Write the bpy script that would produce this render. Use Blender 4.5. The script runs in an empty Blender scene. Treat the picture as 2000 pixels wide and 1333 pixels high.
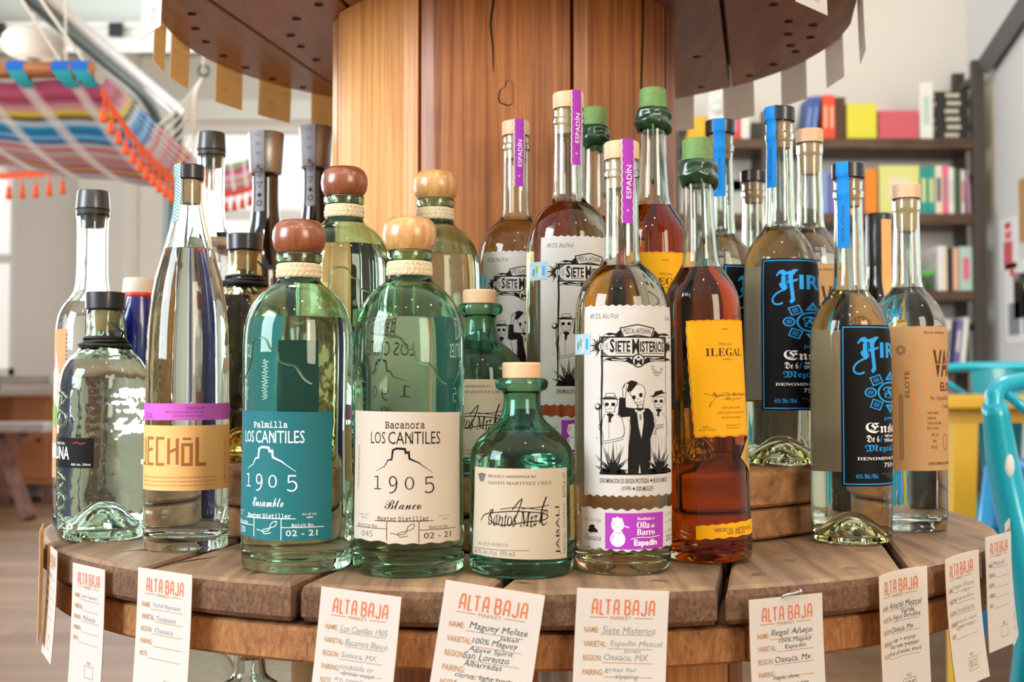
import bpy, bmesh, math, random
from math import sin, cos, pi, asin, atan2, sqrt, radians
from mathutils import Vector, Matrix, geometry, noise

random.seed(7)
SC = bpy.context.scene
COL = SC.collection

# ---------------------------------------------------------------- camera, world, lights, exposure
T = 0.654            # height of the big flange's top above the floor
EYE = T + 0.146
cam_d = bpy.data.cameras.new('camera')
cam = bpy.data.objects.new('camera', cam_d)
COL.objects.link(cam)
cam.location = (0, 0, EYE)
cam.rotation_euler = (radians(90) + math.atan(83.5 / 2300), 0, 0)
cam_d.sensor_width = 36.0
cam_d.lens = 36.0 * 2300 / 2000
cam_d.clip_start = 0.02
cam_d.dof.use_dof = True
cam_d.dof.focus_distance = 0.98
cam_d.dof.aperture_fstop = 8.0
SC.camera = cam

vs = SC.view_settings
vs.view_transform = 'Standard'
vs.look = 'None'
vs.gamma = 1.0
vs.use_curve_mapping = False
vs.exposure = 0.65
cy = SC.cycles
cy.max_bounces = 24
cy.transmission_bounces = 24
cy.glossy_bounces = 8
cy.diffuse_bounces = 4
cy.transparent_max_bounces = 8
cy.caustics_refractive = True
cy.caustics_reflective = False
cy.sample_clamp_indirect = 6.0
cy.blur_glossy = 0.5
try:
    cy.use_denoising = True
    cy.denoiser = 'OPENIMAGEDENOISE'
    cy.use_adaptive_sampling = True
    cy.adaptive_threshold = 0.02
except Exception:
    pass

world = bpy.data.worlds.new('daylight')
SC.world = world
world.use_nodes = True
wn = world.node_tree
bg = wn.nodes['Background']
tc = wn.nodes.new('ShaderNodeTexCoord')
sep = wn.nodes.new('ShaderNodeSeparateXYZ')
rmp = wn.nodes.new('ShaderNodeValToRGB')
mrg = wn.nodes.new('ShaderNodeMapRange')
wn.links.new(tc.outputs['Generated'], sep.inputs[0])
wn.links.new(sep.outputs['Z'], mrg.inputs['Value'])
mrg.inputs['From Min'].default_value = -0.3
mrg.inputs['From Max'].default_value = 1.0
wn.links.new(mrg.outputs[0], rmp.inputs[0])
cr = rmp.color_ramp
cr.elements[0].position = 0.0
cr.elements[0].color = (0.30, 0.26, 0.22, 1)
cr.elements[1].position = 1.0
cr.elements[1].color = (0.95, 0.97, 1.0, 1)
e = cr.elements.new(0.24); e.color = (0.50, 0.46, 0.42, 1)
e = cr.elements.new(0.45); e.color = (0.72, 0.70, 0.68, 1)
# the street beyond the roller door and windows is brighter than the shop behind the photographer
mry = wn.nodes.new('ShaderNodeMapRange')
mry.interpolation_type = 'SMOOTHSTEP'
mry.inputs['From Min'].default_value = -0.35
mry.inputs['From Max'].default_value = 0.45
mry.inputs['To Min'].default_value = 0.52
mry.inputs['To Max'].default_value = 1.15
wn.links.new(sep.outputs['Y'], mry.inputs['Value'])
wn.links.new(mry.outputs[0], bg.inputs[1])
wn.links.new(rmp.outputs[0], bg.inputs[0])


def area_light(name, loc, target, sx, sy, power, col=(1, 1, 1)):
    d = bpy.data.lights.new(name, 'AREA')
    d.shape = 'RECTANGLE'
    d.size, d.size_y = sx, sy
    d.energy = power
    d.color = col
    o = bpy.data.objects.new(name, d)
    COL.objects.link(o)
    o.location = loc
    o.rotation_euler = (Vector(target) - Vector(loc)).to_track_quat('-Z', 'Y').to_euler()
    return o


def bulb(name, loc, power, r=0.03, col=(1, 0.87, 0.7)):
    d = bpy.data.lights.new(name, 'POINT')
    d.energy = power
    d.shadow_soft_size = r
    d.color = col
    o = bpy.data.objects.new(name, d)
    COL.objects.link(o)
    o.location = loc
    return o


# daylight through the shop front's windows behind and beside the photographer and the open roller door; warm light from an unseen source
area_light('shopfront_window_light', (-2.9, -0.6, 1.9), (0, 1.2, 0.9), 1.6, 1.9, 110, (0.84, 0.92, 1.0))
area_light('warm_interior_light', (2.3, -2.2, 1.9), (0, 1.3, 0.8), 1.3, 2.0, 62, (1.0, 0.84, 0.66))  # stands in for warm interior light from the right, source unseen
area_light('roller_door_light', (-1.7, 8.1, 2.0), (-0.6, 1.0, 0.8), 3.0, 1.3, 60, (0.92, 0.96, 1.0))
area_light('side_window_light', (-3.3, 4.2, 1.6), (0, 3.6, 0.9), 1.8, 2.0, 58, (0.88, 0.95, 1.0))
for i, (x, y, z) in enumerate([(-1.1, -0.6, 2.7), (-0.2, -0.9, 2.75), (0.8, -0.6, 2.7), (1.6, 0.3, 2.7), (0.2, 0.1, 2.9), (1.3, 3.2, 2.8)]):
    bulb('ceiling_bulb', (x, y, z), 14 if i < 5 else 30)


# ---------------------------------------------------------------- helpers
def lin(h):
    h = h.lstrip('#')
    out = []
    for i in (0, 2, 4):
        c = int(h[i:i + 2], 16) / 255
        out.append(c / 12.92 if c <= 0.04045 else ((c + 0.055) / 1.055) ** 2.4)
    return (*out, 1.0)


MATS = {}


def mat(name, hexc='ffffff', rough=0.5, metal=0.0, coat=0.0, spec=0.5, emit=None, bump=0.0, bscale=200.0, var=0.0, vscale=8.0):
    if name in MATS:
        return MATS[name]
    m = bpy.data.materials.new(name)
    m.use_nodes = True
    nt = m.node_tree
    p = nt.nodes['Principled BSDF']
    c = lin(hexc)
    p.inputs['Base Color'].default_value = c
    p.inputs['Roughness'].default_value = rough
    p.inputs['Metallic'].default_value = metal
    p.inputs['Coat Weight'].default_value = coat
    p.inputs['Specular IOR Level'].default_value = spec
    if emit:
        p.inputs['Emission Color'].default_value = c
        p.inputs['Emission Strength'].default_value = emit
    if bump or var:
        t = nt.nodes.new('ShaderNodeTexCoord')
        n = nt.nodes.new('ShaderNodeTexNoise')
        n.inputs['Scale'].default_value = bscale if bump else vscale
        nt.links.new(t.outputs['Object'], n.inputs['Vector'])
        if bump:
            b = nt.nodes.new('ShaderNodeBump')
            b.inputs['Strength'].default_value = bump
            b.inputs['Distance'].default_value = 0.002
            nt.links.new(n.outputs['Fac'], b.inputs['Height'])
            nt.links.new(b.outputs[0], p.inputs['Normal'])
        if var:
            n2 = nt.nodes.new('ShaderNodeTexNoise')
            n2.inputs['Scale'].default_value = vscale
            n2.inputs['Detail'].default_value = 5
            nt.links.new(t.outputs['Object'], n2.inputs['Vector'])
            mx = nt.nodes.new('ShaderNodeMix')
            mx.data_type = 'RGBA'
            mx.inputs[6].default_value = tuple(x * (1 - var) for x in c[:3]) + (1,)
            mx.inputs[7].default_value = tuple(min(1, x * (1 + var)) for x in c[:3]) + (1,)
            nt.links.new(n2.outputs['Fac'], mx.inputs[0])
            nt.links.new(mx.outputs[2], p.inputs['Base Color'])
    MATS[name] = m
    return m


def paper_mat(name, hexc, through=0.35, rough=0.6):
    """Paper: mostly matt, and some of the light that falls on its back comes through."""
    m = mat(name, hexc, rough)
    nt = m.node_tree
    p = nt.nodes['Principled BSDF']
    tr = nt.nodes.new('ShaderNodeBsdfTranslucent')
    tr.inputs['Color'].default_value = lin(hexc)
    mx = nt.nodes.new('ShaderNodeMixShader')
    mx.inputs[0].default_value = through
    nt.links.new(p.outputs[0], mx.inputs[1])
    nt.links.new(tr.outputs[0], mx.inputs[2])
    nt.links.new(mx.outputs[0], nt.nodes['Material Output'].inputs[0])
    return m


def wood(name, dark, light, grain=(1, 0, 0), fine=60.0, stretch=14.0, rough=0.5, bump=0.35, knots=0.0, coat=0.0, mid=0.5, ang=0.0, spread=0.18):
    """Long-grain timber: noise stretched along the grain, dark latewood lines and a few knots."""
    if name in MATS:
        return MATS[name]
    m = bpy.data.materials.new(name)
    m.use_nodes = True
    nt = m.node_tree
    p = nt.nodes['Principled BSDF']
    t = nt.nodes.new('ShaderNodeTexCoord')
    mp = nt.nodes.new('ShaderNodeMapping')
    mp.vector_type = 'POINT'
    mp.inputs['Rotation'].default_value = (0, 0, ang)
    s = [fine if g == 0 else fine / stretch for g in grain]
    mp.inputs['Scale'].default_value = s
    nt.links.new(t.outputs['Object'], mp.inputs['Vector'])
    n = nt.nodes.new('ShaderNodeTexNoise')
    n.inputs['Scale'].default_value = 1.0
    n.inputs['Detail'].default_value = 6
    n.inputs['Roughness'].default_value = 0.62
    n.inputs['Distortion'].default_value = 0.5
    nt.links.new(mp.outputs[0], n.inputs['Vector'])
    n2 = nt.nodes.new('ShaderNodeTexNoise')
    n2.inputs['Scale'].default_value = 7.0
    n2.inputs['Detail'].default_value = 4
    nt.links.new(t.outputs['Object'], n2.inputs['Vector'])
    add = nt.nodes.new('ShaderNodeMath')
    add.operation = 'MULTIPLY_ADD'
    add.inputs[1].default_value = 0.45
    nt.links.new(n2.outputs['Fac'], add.inputs[0])
    sub = nt.nodes.new('ShaderNodeMath')
    sub.operation = 'ADD'
    sub.inputs[1].default_value = -0.22
    nt.links.new(n.outputs['Fac'], sub.inputs[0])
    nt.links.new(sub.outputs[0], add.inputs[2])
    r = nt.nodes.new('ShaderNodeValToRGB')
    r.color_ramp.elements[0].position = mid - spread
    r.color_ramp.elements[0].color = lin(dark)
    r.color_ramp.elements[1].position = mid + spread
    r.color_ramp.elements[1].color = lin(light)
    nt.links.new(add.outputs[0], r.inputs[0])
    col = r.outputs[0]
    if knots:
        v = nt.nodes.new('ShaderNodeTexVoronoi')
        v.inputs['Scale'].default_value = 9.0
        mp2 = nt.nodes.new('ShaderNodeMapping')
        mp2.inputs['Rotation'].default_value = (0, 0, ang)
        mp2.inputs['Scale'].default_value = [1.0 if g == 0 else 0.45 for g in grain]
        nt.links.new(t.outputs['Object'], mp2.inputs['Vector'])
        nt.links.new(mp2.outputs[0], v.inputs['Vector'])
        mr = nt.nodes.new('ShaderNodeMapRange')
        mr.inputs['From Min'].default_value = 0.05
        mr.inputs['From Max'].default_value = 0.16
        mr.inputs['To Min'].default_value = knots
        mr.inputs['To Max'].default_value = 0
        nt.links.new(v.outputs['Distance'], mr.inputs['Value'])
        mx = nt.nodes.new('ShaderNodeMix')
        mx.data_type = 'RGBA'
        nt.links.new(mr.outputs[0], mx.inputs[0])
        nt.links.new(col, mx.inputs[6])
        mx.inputs[7].default_value = tuple(x * 0.35 for x in lin(dark)[:3]) + (1,)
        col = mx.outputs[2]
    nt.links.new(col, p.inputs['Base Color'])
    p.inputs['Roughness'].default_value = rough
    p.inputs['Coat Weight'].default_value = coat
    p.inputs['Coat Roughness'].default_value = 0.25
    b = nt.nodes.new('ShaderNodeBump')
    b.inputs['Strength'].default_value = bump
    b.inputs['Distance'].default_value = 0.0015
    nt.links.new(n.outputs['Fac'], b.inputs['Height'])
    nt.links.new(b.outputs[0], p.inputs['Normal'])
    MATS[name] = m
    return m


def glass(name, hexc='ffffff', ior=1.5, rough=0.0, wav=0.0, wscale=40.0, aniso=(1, 1, 1)):
    if name in MATS:
        return MATS[name]
    m = bpy.data.materials.new(name)
    m.use_nodes = True
    nt = m.node_tree
    nt.nodes.remove(nt.nodes['Principled BSDF'])
    g = nt.nodes.new('ShaderNodeBsdfGlass')
    g.inputs['Color'].default_value = lin(hexc)
    g.inputs['IOR'].default_value = ior
    g.inputs['Roughness'].default_value = rough
    nt.links.new(g.outputs[0], nt.nodes['Material Output'].inputs[0])
    if wav:
        t = nt.nodes.new('ShaderNodeTexCoord')
        mp = nt.nodes.new('ShaderNodeMapping')
        mp.inputs['Scale'].default_value = aniso
        n = nt.nodes.new('ShaderNodeTexNoise')
        n.inputs['Scale'].default_value = wscale
        n.inputs['Detail'].default_value = 2
        b = nt.nodes.new('ShaderNodeBump')
        b.inputs['Strength'].default_value = wav
        b.inputs['Distance'].default_value = 0.004
        nt.links.new(t.outputs['Object'], mp.inputs[0])
        nt.links.new(mp.outputs[0], n.inputs['Vector'])
        nt.links.new(n.outputs['Fac'], b.inputs['Height'])
        nt.links.new(b.outputs[0], g.inputs['Normal'])
    MATS[name] = m
    return m


def link(name, me, parent=None, loc=None, rz=0.0):
    o = bpy.data.objects.new(name, me)
    COL.objects.link(o)
    if parent:
        o.parent = parent
    if loc is not None:
        o.location = loc
    if rz:
        o.rotation_euler.z = rz
    return o


def mesh(name, verts, faces, mats, midx=None, parent=None, smooth=False, loc=None, rz=0.0):
    me = bpy.data.meshes.new(name)
    me.from_pydata([tuple(v) for v in verts], [], faces)
    if not isinstance(mats, (list, tuple)):
        mats = [mats]
    for m in mats:
        me.materials.append(m)
    if midx:
        me.polygons.foreach_set('material_index', midx)
    if smooth:
        me.polygons.foreach_set('use_smooth', [True] * len(me.polygons))
    me.update()
    return link(name, me, parent, loc, rz)


def thing(name, label, cat, loc=(0, 0, 0), rz=0.0, group=None):
    o = bpy.data.objects.new(name, None)
    o.empty_display_size = 0.02
    COL.objects.link(o)
    o.location = loc
    o.rotation_euler.z = rz
    return tag(o, label, cat, group)


def tag(o, label, cat, group=None):
    o['label'] = label
    o['category'] = cat
    if group:
        o['group'] = group
    return o


def struct(o):
    o['kind'] = 'structure'
    return o


def dup(root, label, loc, rz=None, group=None, scale=None, skip=()):
    r = root.copy()
    COL.objects.link(r)
    r.location = loc
    r['label'] = label
    if group:
        r['group'] = group
    if rz is not None:
        r.rotation_euler.z = rz
    if scale:
        r.scale = scale
    for ch in list(root.children):
        if ch.name.split('.')[0] in skip:
            continue
        c = ch.copy()
        COL.objects.link(c)
        c.parent = r
        for g in list(ch.children):
            d = g.copy()
            COL.objects.link(d)
            d.parent = c
    return r


class MB:
    """Collects shapes into one mesh."""

    def __init__(s):
        s.v, s.f, s.m = [], [], []

    def add(s, v, f, m=0):
        b = len(s.v)
        s.v += [tuple(x) for x in v]
        s.f += [tuple(i + b for i in q) for q in f]
        s.m += [m] * len(f)
        return s

    def box(s, a, b, m=0, M=None, bev=0.0):
        x0, y0, z0 = a
        x1, y1, z1 = b
        if bev <= 0:
            v = [(x0, y0, z0), (x1, y0, z0), (x1, y1, z0), (x0, y1, z0), (x0, y0, z1), (x1, y0, z1), (x1, y1, z1), (x0, y1, z1)]
            f = [(0, 3, 2, 1), (4, 5, 6, 7), (0, 1, 5, 4), (1, 2, 6, 5), (2, 3, 7, 6), (3, 0, 4, 7)]
        else:
            bm = bmesh.new()
            bmesh.ops.create_cube(bm, size=1)
            for q in bm.verts:
                q.co = Vector(((x0 + x1) / 2 + q.co.x * (x1 - x0), (y0 + y1) / 2 + q.co.y * (y1 - y0), (z0 + z1) / 2 + q.co.z * (z1 - z0)))
            bmesh.ops.bevel(bm, geom=list(bm.edges), offset=bev, segments=2, affect='EDGES', profile=0.5)
            bm.verts.index_update()
            v = [q.co.copy() for q in bm.verts]
            f = [tuple(q.index for q in fc.verts) for fc in bm.faces]
            bm.free()
        if M:
            v = [M @ Vector(q) for q in v]
        return s.add(v, f, m)

    def tube(s, pts, r, n=8, m=0, close=False, caps=True):
        pts = [Vector(p) for p in pts]
        rs = r if isinstance(r, (list, tuple)) else [r] * len(pts)
        k = len(pts)
        v, f = [], []
        up = Vector((0, 0, 1))
        prev = None
        for i, p in enumerate(pts):
            if close:
                d = (pts[(i + 1) % k] - pts[i - 1]).normalized()
            else:
                d = (pts[min(i + 1, k - 1)] - pts[max(i - 1, 0)]).normalized()
            if prev is None:
                a = d.cross(up)
                if a.length < 1e-3:
                    a = d.cross(Vector((1, 0, 0)))
                a.normalize()
            else:
                a = (prev - d * prev.dot(d)).normalized()
            prev = a
            b = d.cross(a)
            for j in range(n):
                t = 2 * pi * j / n
                v.append(p + (a * cos(t) + b * sin(t)) * rs[i])
        for i in range(k if close else k - 1):
            for j in range(n):
                i2 = (i + 1) % k
                f.append((i * n + j, i * n + (j + 1) % n, i2 * n + (j + 1) % n, i2 * n + j))
        if caps and not close:
            f.append(tuple(reversed(range(n))))
            f.append(tuple((k - 1) * n + j for j in range(n)))
        return s.add(v, f, m)

    def lathe(s, prof, n=48, m=0, M=None, close=False):
        """prof: (z, r) list; r==0 ends become poles. Normals point to the side the path keeps on its right when going up outside."""
        v, f, rows = [], [], []
        for z, r in prof:
            if r < 1e-6:
                rows.append([len(v)])
                v.append(Vector((0, 0, z)))
            else:
                st = len(v)
                for j in range(n):
                    a = 2 * pi * j / n
                    v.append(Vector((r * cos(a), r * sin(a), z)))
                rows.append(list(range(st, st + n)))
        for a, b in zip(rows[:-1], rows[1:]):
            if len(a) == 1 and len(b) == 1:
                continue
            for j in range(n):
                j2 = (j + 1) % n
                if len(a) == 1:
                    f.append((a[0], b[j2], b[j]))
                elif len(b) == 1:
                    f.append((a[j], a[j2], b[0]))
                else:
                    f.append((a[j], a[j2], b[j2], b[j]))
        if M:
            v = [M @ q for q in v]
        return s.add(v, f, m)

    def build(s, name, mats, parent=None, smooth=False, loc=None, rz=0.0, sharp=None):
        o = mesh(name, s.v, s.f, mats, s.m, parent, smooth, loc, rz)
        if smooth and sharp:
            o.data.set_sharp_from_angle(angle=radians(sharp))
        return o


def crom(pts, n=6):
    """Catmull-Rom through 2D/3D points (kept monotone enough for bottle profiles)."""
    P = [Vector(p) for p in pts]
    out = []
    for i in range(len(P) - 1):
        p0 = P[i - 1] if i else P[0] * 2 - P[1]
        p1, p2 = P[i], P[i + 1]
        p3 = P[i + 2] if i + 2 < len(P) else P[-1] * 2 - P[-2]
        d1 = max((p1 - p0).length, 1e-6) ** .5
        d2 = max((p2 - p1).length, 1e-6) ** .5
        d3 = max((p3 - p2).length, 1e-6) ** .5
        t0, t1 = 0, d1
        t2 = t1 + d2
        t3 = t2 + d3
        for k in range(n):
            t = t1 + (t2 - t1) * k / n
            A1 = p0 * ((t1 - t) / (t1 - t0)) + p1 * ((t - t0) / (t1 - t0))
            A2 = p1 * ((t2 - t) / (t2 - t1)) + p2 * ((t - t1) / (t2 - t1))
            A3 = p2 * ((t3 - t) / (t3 - t2)) + p3 * ((t - t2) / (t3 - t2))
            B1 = A1 * ((t2 - t) / (t2 - t0)) + A2 * ((t - t0) / (t2 - t0))
            B2 = A2 * ((t3 - t) / (t3 - t1)) + A3 * ((t - t1) / (t3 - t1))
            out.append(B1 * ((t2 - t) / (t2 - t1)) + B2 * ((t - t1) / (t2 - t1)))
    out.append(P[-1])
    return out


# ---------------------------------------------------------------- printed artwork
ALPH = {'serif': (0x1D400, 0x1D41A, 0x1D7CE), 'frak': (0x1D56C, 0x1D586, None), 'script': (0x1D4D0, 0x1D4EA, None),
        'mono': (0x1D670, 0x1D68A, 0x1D7F6), 'it': (0x1D434, 0x1D44E, None)}
GLY = {}


def glyphs(s, font='n', bold=0.0):
    key = (s, font, bold)
    if key in GLY:
        return GLY[key]
    t = s
    if font in ALPH:
        U, L, D = ALPH[font]
        o = ''
        for c in s:
            if 'A' <= c <= 'Z':
                o += chr(U + ord(c) - 65)
            elif 'a' <= c <= 'z':
                o += '\u210e' if (font == 'it' and c == 'h') else chr(L + ord(c) - 97)
            elif c.isdigit() and D:
                o += chr(D + ord(c) - 48)
            else:
                o += c
        t = o
    cu = bpy.data.curves.new('print', 'FONT')
    cu.body = t
    cu.size = 1
    cu.resolution_u = 2
    cu.offset = bold
    cu.fill_mode = 'FRONT'
    ob = bpy.data.objects.new('print', cu)
    COL.objects.link(ob)
    dg = bpy.context.evaluated_depsgraph_get()
    dg.update()
    me = ob.evaluated_get(dg).to_mesh()
    v = [(q.co.x, q.co.y) for q in me.vertices]
    f = [tuple(p.vertices) for p in me.polygons if p.normal.z > 0 or len(p.vertices) > 2]
    ob.evaluated_get(dg).to_mesh_clear()
    bpy.data.objects.remove(ob)
    bpy.data.curves.remove(cu)
    GLY[key] = (v, f)
    return v, f


class Art:
    """Flat artwork in metres: (u across, v up). T maps drawing coordinates to (u, v)."""

    def __init__(s, T=None):
        s.it = []
        s.T = T or (lambda x, y: (x, y))
    
    def raw(s, v, f, m, layer=None):
        s.it.append((v, f, m, 1 if layer is None else layer))

    def poly(s, pts, m, layer=None, native=False):
        P = pts if native else [s.T(*p) for p in pts]
        tri = geometry.tessellate_polygon([[Vector((x, y, 0)) for x, y in P]])
        s.raw(P, [tuple(t) for t in tri], m, layer)

    def rect(s, x0, y0, x1, y1, m, layer=None):
        s.poly([(x0, y0), (x1, y0), (x1, y1), (x0, y1)], m, layer)

    def ell(s, cx, cy_, rx, ry, m, layer=None, rot=0.0, n=20):
        s.poly([(cx + rx * cos(a) * cos(rot) - ry * sin(a) * sin(rot), cy_ + rx * cos(a) * sin(rot) + ry * sin(a) * cos(rot))
                for a in [2 * pi * i / n for i in range(n)]], m, layer)

    def stroke(s, pts, w, m, layer=None, smooth=False, close=False, taper=False):
        """w in drawing units of x scale; strips with mitred joints."""
        if smooth:
            pts = [tuple(p) for p in crom([(x, y, 0) for x, y in pts], 5)]
            pts = [(p[0], p[1]) for p in pts]
        P = [Vector(s.T(*p)) for p in pts]
        a = s.T(0, 0)
        b = s.T(0, w)
        hw = abs(b[1] - a[1]) / 2
        if close:
            P = P + [P[0]]
        L, R = [], []
        n = len(P)
        for i, p in enumerate(P):
            d0 = (P[i] - P[i - 1]) if i else ((P[0] - P[-2]) if close else P[1] - P[0])
            d1 = (P[i + 1] - P[i]) if i < n - 1 else ((P[1] - P[0]) if close else P[i] - P[i - 1])
            if d0.length < 1e-9:
                d0 = d1
            if d1.length < 1e-9:
                d1 = d0
            d0 = d0.normalized() if d0.length else Vector((1, 0))
            d1 = d1.normalized() if d1.length else d0
            t = (d0 + d1)
            t = t.normalized() if t.length > 1e-4 else d0
            nn = Vector((-t.y, t.x))
            k = max(0.5, nn.dot(Vector((-d0.y, d0.x))))
            h = hw / k
            if taper:
                h *= max(0.15, 1 - abs(2 * i / (n - 1) - 1) ** 2 * .9)
            L.append(p + nn * h)
            R.append(p - nn * h)
        v = [tuple(q) for q in L + R]
        f = [(i, n + i, n + i + 1, i + 1) for i in range(n - 1)]
        s.raw(v, f, m, layer)

    def fit(s, txt, x0, yt, x1, yb, m, font='n', bold=0.0, shear=0.0, layer=None, vert=False, jit=0.0):
        """Text squeezed into the box; vert turns it to read upwards."""
        v, f = glyphs(txt, font, bold)
        if not v:
            return
        xs = [a for a, _ in v]
        ys = [b for _, b in v]
        ax, bx, ay, by = min(xs), max(xs), min(ys), max(ys)
        if by - ay < 1e-6 or bx - ax < 1e-6:
            return
        out = []
        u0, w0 = s.T(x0, yb)
        u1, w1 = s.T(x1, yt)
        for x, y in v:
            a = (x - ax) / (bx - ax)
            b = (y - ay) / (by - ay)
            if jit:
                b += jit * sin(a * 17 + len(txt)) * .5 + jit * sin(a * 41)
            if vert:
                a, b = 1 - b, a
                out.append((u0 + (u1 - u0) * a, w0 + (w1 - w0) * b))
            else:
                out.append((u0 + (u1 - u0) * a + shear * (b - .3) * (w1 - w0), w0 + (w1 - w0) * b))
        s.raw(out, f, m, layer)

    def build(s, name, fmap, mats, parent=None, du=None, dv=None):
        names = []
        bm = bmesh.new()
        for v, f, m, layer in s.it:
            if m not in names:
                names.append(m)
            mi = names.index(m)
            q = [bm.verts.new((x, y, layer)) for x, y in v]
            for t in f:
                try:
                    fc = bm.faces.new([q[i] for i in t])
                    fc.material_index = mi
                    fc.normal_update()
                    if fc.normal.z < 0:
                        fc.normal_flip()
                except ValueError:
                    pass
        for ax, d in ((0, du), (1, dv)):
            if not d:
                continue
            us = [q.co[ax] for q in bm.verts]
            lo, hi = min(us), max(us)
            no = (1, 0, 0) if ax == 0 else (0, 1, 0)
            k = int(lo / d) - 1
            while k * d < hi:
                if k * d > lo:
                    bmesh.ops.bisect_plane(bm, geom=bm.verts[:] + bm.edges[:] + bm.faces[:], dist=1e-7, plane_co=(no[0] * k * d, no[1] * k * d, 0), plane_no=no)
                k += 1
        for q in bm.verts:
            q.co = Vector(fmap(q.co.x, q.co.y, q.co.z))
        me = bpy.data.meshes.new(name)
        bm.to_mesh(me)
        bm.free()
        for nme in names:
            me.materials.append(MATS[nme])
        me.polygons.foreach_set('use_smooth', [True] * len(me.polygons))
        return link(name, me, parent)


def cyl(rf, z0, R, ang, gap=0.0004):
    def fm(u, v, l):
        z = z0 + v
        r = rf(z) + gap + l * 0.00005
        a = ang + u / R
        return (r * sin(a), -r * cos(a), z)
    return fm


def unroll(cx, half, R, ang0, yb, mm, x0=0, y0=0, s=1.0):
    """Drawing coordinates of a look at a cylinder -> unrolled label coordinates."""
    def fn(x, y):
        px = x0 + x / s
        py = y0 + y / s
        q = max(-1.6, min(1.6, (px - cx) / half))
        a = asin(q) if abs(q) <= 0.97 else math.copysign(asin(.97) + (abs(q) - .97) * 2.2, q)
        return (R * (a - ang0), (yb - py) * mm)
    return fn


# ---------------------------------------------------------------- the room
def plank_floor():
    m = bpy.data.materials.new('floorboards')
    m.use_nodes = True
    nt = m.node_tree
    p = nt.nodes['Principled BSDF']
    t = nt.nodes.new('ShaderNodeTexCoord')
    br = nt.nodes.new('ShaderNodeTexBrick')
    br.inputs['Color1'].default_value = lin('876649')
    br.inputs['Color2'].default_value = lin('6e503b')
    br.inputs['Mortar'].default_value = lin('5c4634')
    br.inputs['Scale'].default_value = 1.0
    br.inputs['Mortar Size'].default_value = 0.003
    br.inputs['Brick Width'].default_value = 1.6
    br.inputs['Row Height'].default_value = 0.14
    br.offset = 0.37
    nt.links.new(t.outputs['Object'], br.inputs['Vector'])
    mp = nt.nodes.new('ShaderNodeMapping')
    mp.inputs['Scale'].default_value = (1.2, 16, 1)
    n = nt.nodes.new('ShaderNodeTexNoise')
    n.inputs['Scale'].default_value = 2.0
    n.inputs['Detail'].default_value = 6
    nt.links.new(t.outputs['Object'], mp.inputs[0])
    nt.links.new(mp.outputs[0], n.inputs['Vector'])
    mx = nt.nodes.new('ShaderNodeMix')
    mx.data_type = 'RGBA'
    mx.blend_type = 'OVERLAY'
    mx.inputs[0].default_value = 0.55
    nt.links.new(br.outputs['Color'], mx.inputs[6])
    nt.links.new(n.outputs['Fac'], mx.inputs[7])
    nt.links.new(mx.outputs[2], p.inputs['Base Color'])
    p.inputs['Roughness'].default_value = 0.55
    p.inputs['Specular IOR Level'].default_value = 0.3
    MATS['floorboards'] = m
    return m


plank_floor()
mat('wall_paint', 'e9e4dd', 0.75, var=0.03, vscale=2)
mat('wall_cool', 'dcdcdc', 0.7, var=0.03, vscale=2)
mat('ceiling_paint', 'c4cbc5', 0.8)
mat('white_trim', 'f2f1ec', 0.5)
mat('steel_track', '66726f', 0.45, 0.6)

struct(mesh('floor', [(-6, -3.5, 0), (5, -3.5, 0), (5, 9, 0), (-6, 9, 0)], [(0, 1, 2, 3)], MATS['floorboards']))
YL, YR, XR = 8.4, 5.75, 2.24


def wall_with_holes(name, x0, x1, z0, z1, y, holes, m, t=0.16):
    """A wall across the view with rectangular openings, built of solid strips."""
    mb = MB()
    xs = sorted({x0, x1, *[h[0] for h in holes], *[h[1] for h in holes]})
    for a, b in zip(xs[:-1], xs[1:]):
        cuts = sorted([(h[2], h[3]) for h in holes if h[0] <= a and h[1] >= b])
        z = z0
        for c, d in cuts:
            if c > z:
                mb.box((a, y, z), (b, y + t, c))
            z = d
        if z < z1:
            mb.box((a, y, z), (b, y + t, z1))
    return struct(mb.build(name, m))


WA = (-2.42, -0.35, 1.22, 2.66)
WB = (-4.9, -3.55, 0.86, 2.45)
wall_with_holes('wall_back', -6, 0.32, 0, 3.15, YL, [WA, WB], MATS['wall_paint'])
o = MB().box((0.32, YR, 0), (0.44, YL, 3.15)).build('wall_return', MATS['wall_paint']); struct(o)
WC = (0.93, 1.13, 1.28, 1.80)
wall_with_holes('wall_shelf', 0.44, XR + .12, 0, 3.15, YR, [WC], MATS['wall_paint'])
struct(MB().box((XR, 3.2, 0), (XR + .12, YR, 3.15)).build('wall_right', MATS['wall_cool']))
struct(MB().box((-6, 2.6, 3.15), (XR + .12, YL + .16, 3.25)).build('ceiling', MATS['ceiling_paint']))
wall_with_holes('wall_left', 2.5, 8.4, 0, 3.15, 0, [(3.2, 5.2, 0.7, 2.6)], MATS['wall_paint'])
wl = bpy.data.objects['wall_left']
wl.rotation_euler.z = pi / 2
wl.location.x = -4.9
struct(MB().box((-3.0, 8.1, 0), (-2.68, 8.39, 3.15)).build('trim_1', MATS['wall_paint']))


def window(name, w, y, bars_z, bars_x, fr=0.05):
    mb = MB()
    x0, x1, z0, z1 = w
    for a, b in (((x0, z0), (x0 + fr, z1)), ((x1 - fr, z0), (x1, z1)), ((x0, z0), (x1, z0 + fr)), ((x0, z1 - fr), (x1, z1))):
        mb.box((a[0], y + .02, a[1]), (b[0], y + .1, b[1]))
    for z in bars_z:
        mb.box((x0, y + .03, z - .03), (x1, y + .09, z + .03))
    for x in bars_x:
        mb.box((x - .025, y + .03, z0), (x + .025, y + .09, z1))
    o = struct(mb.build(name, MATS['white_trim']))
    return o


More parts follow.
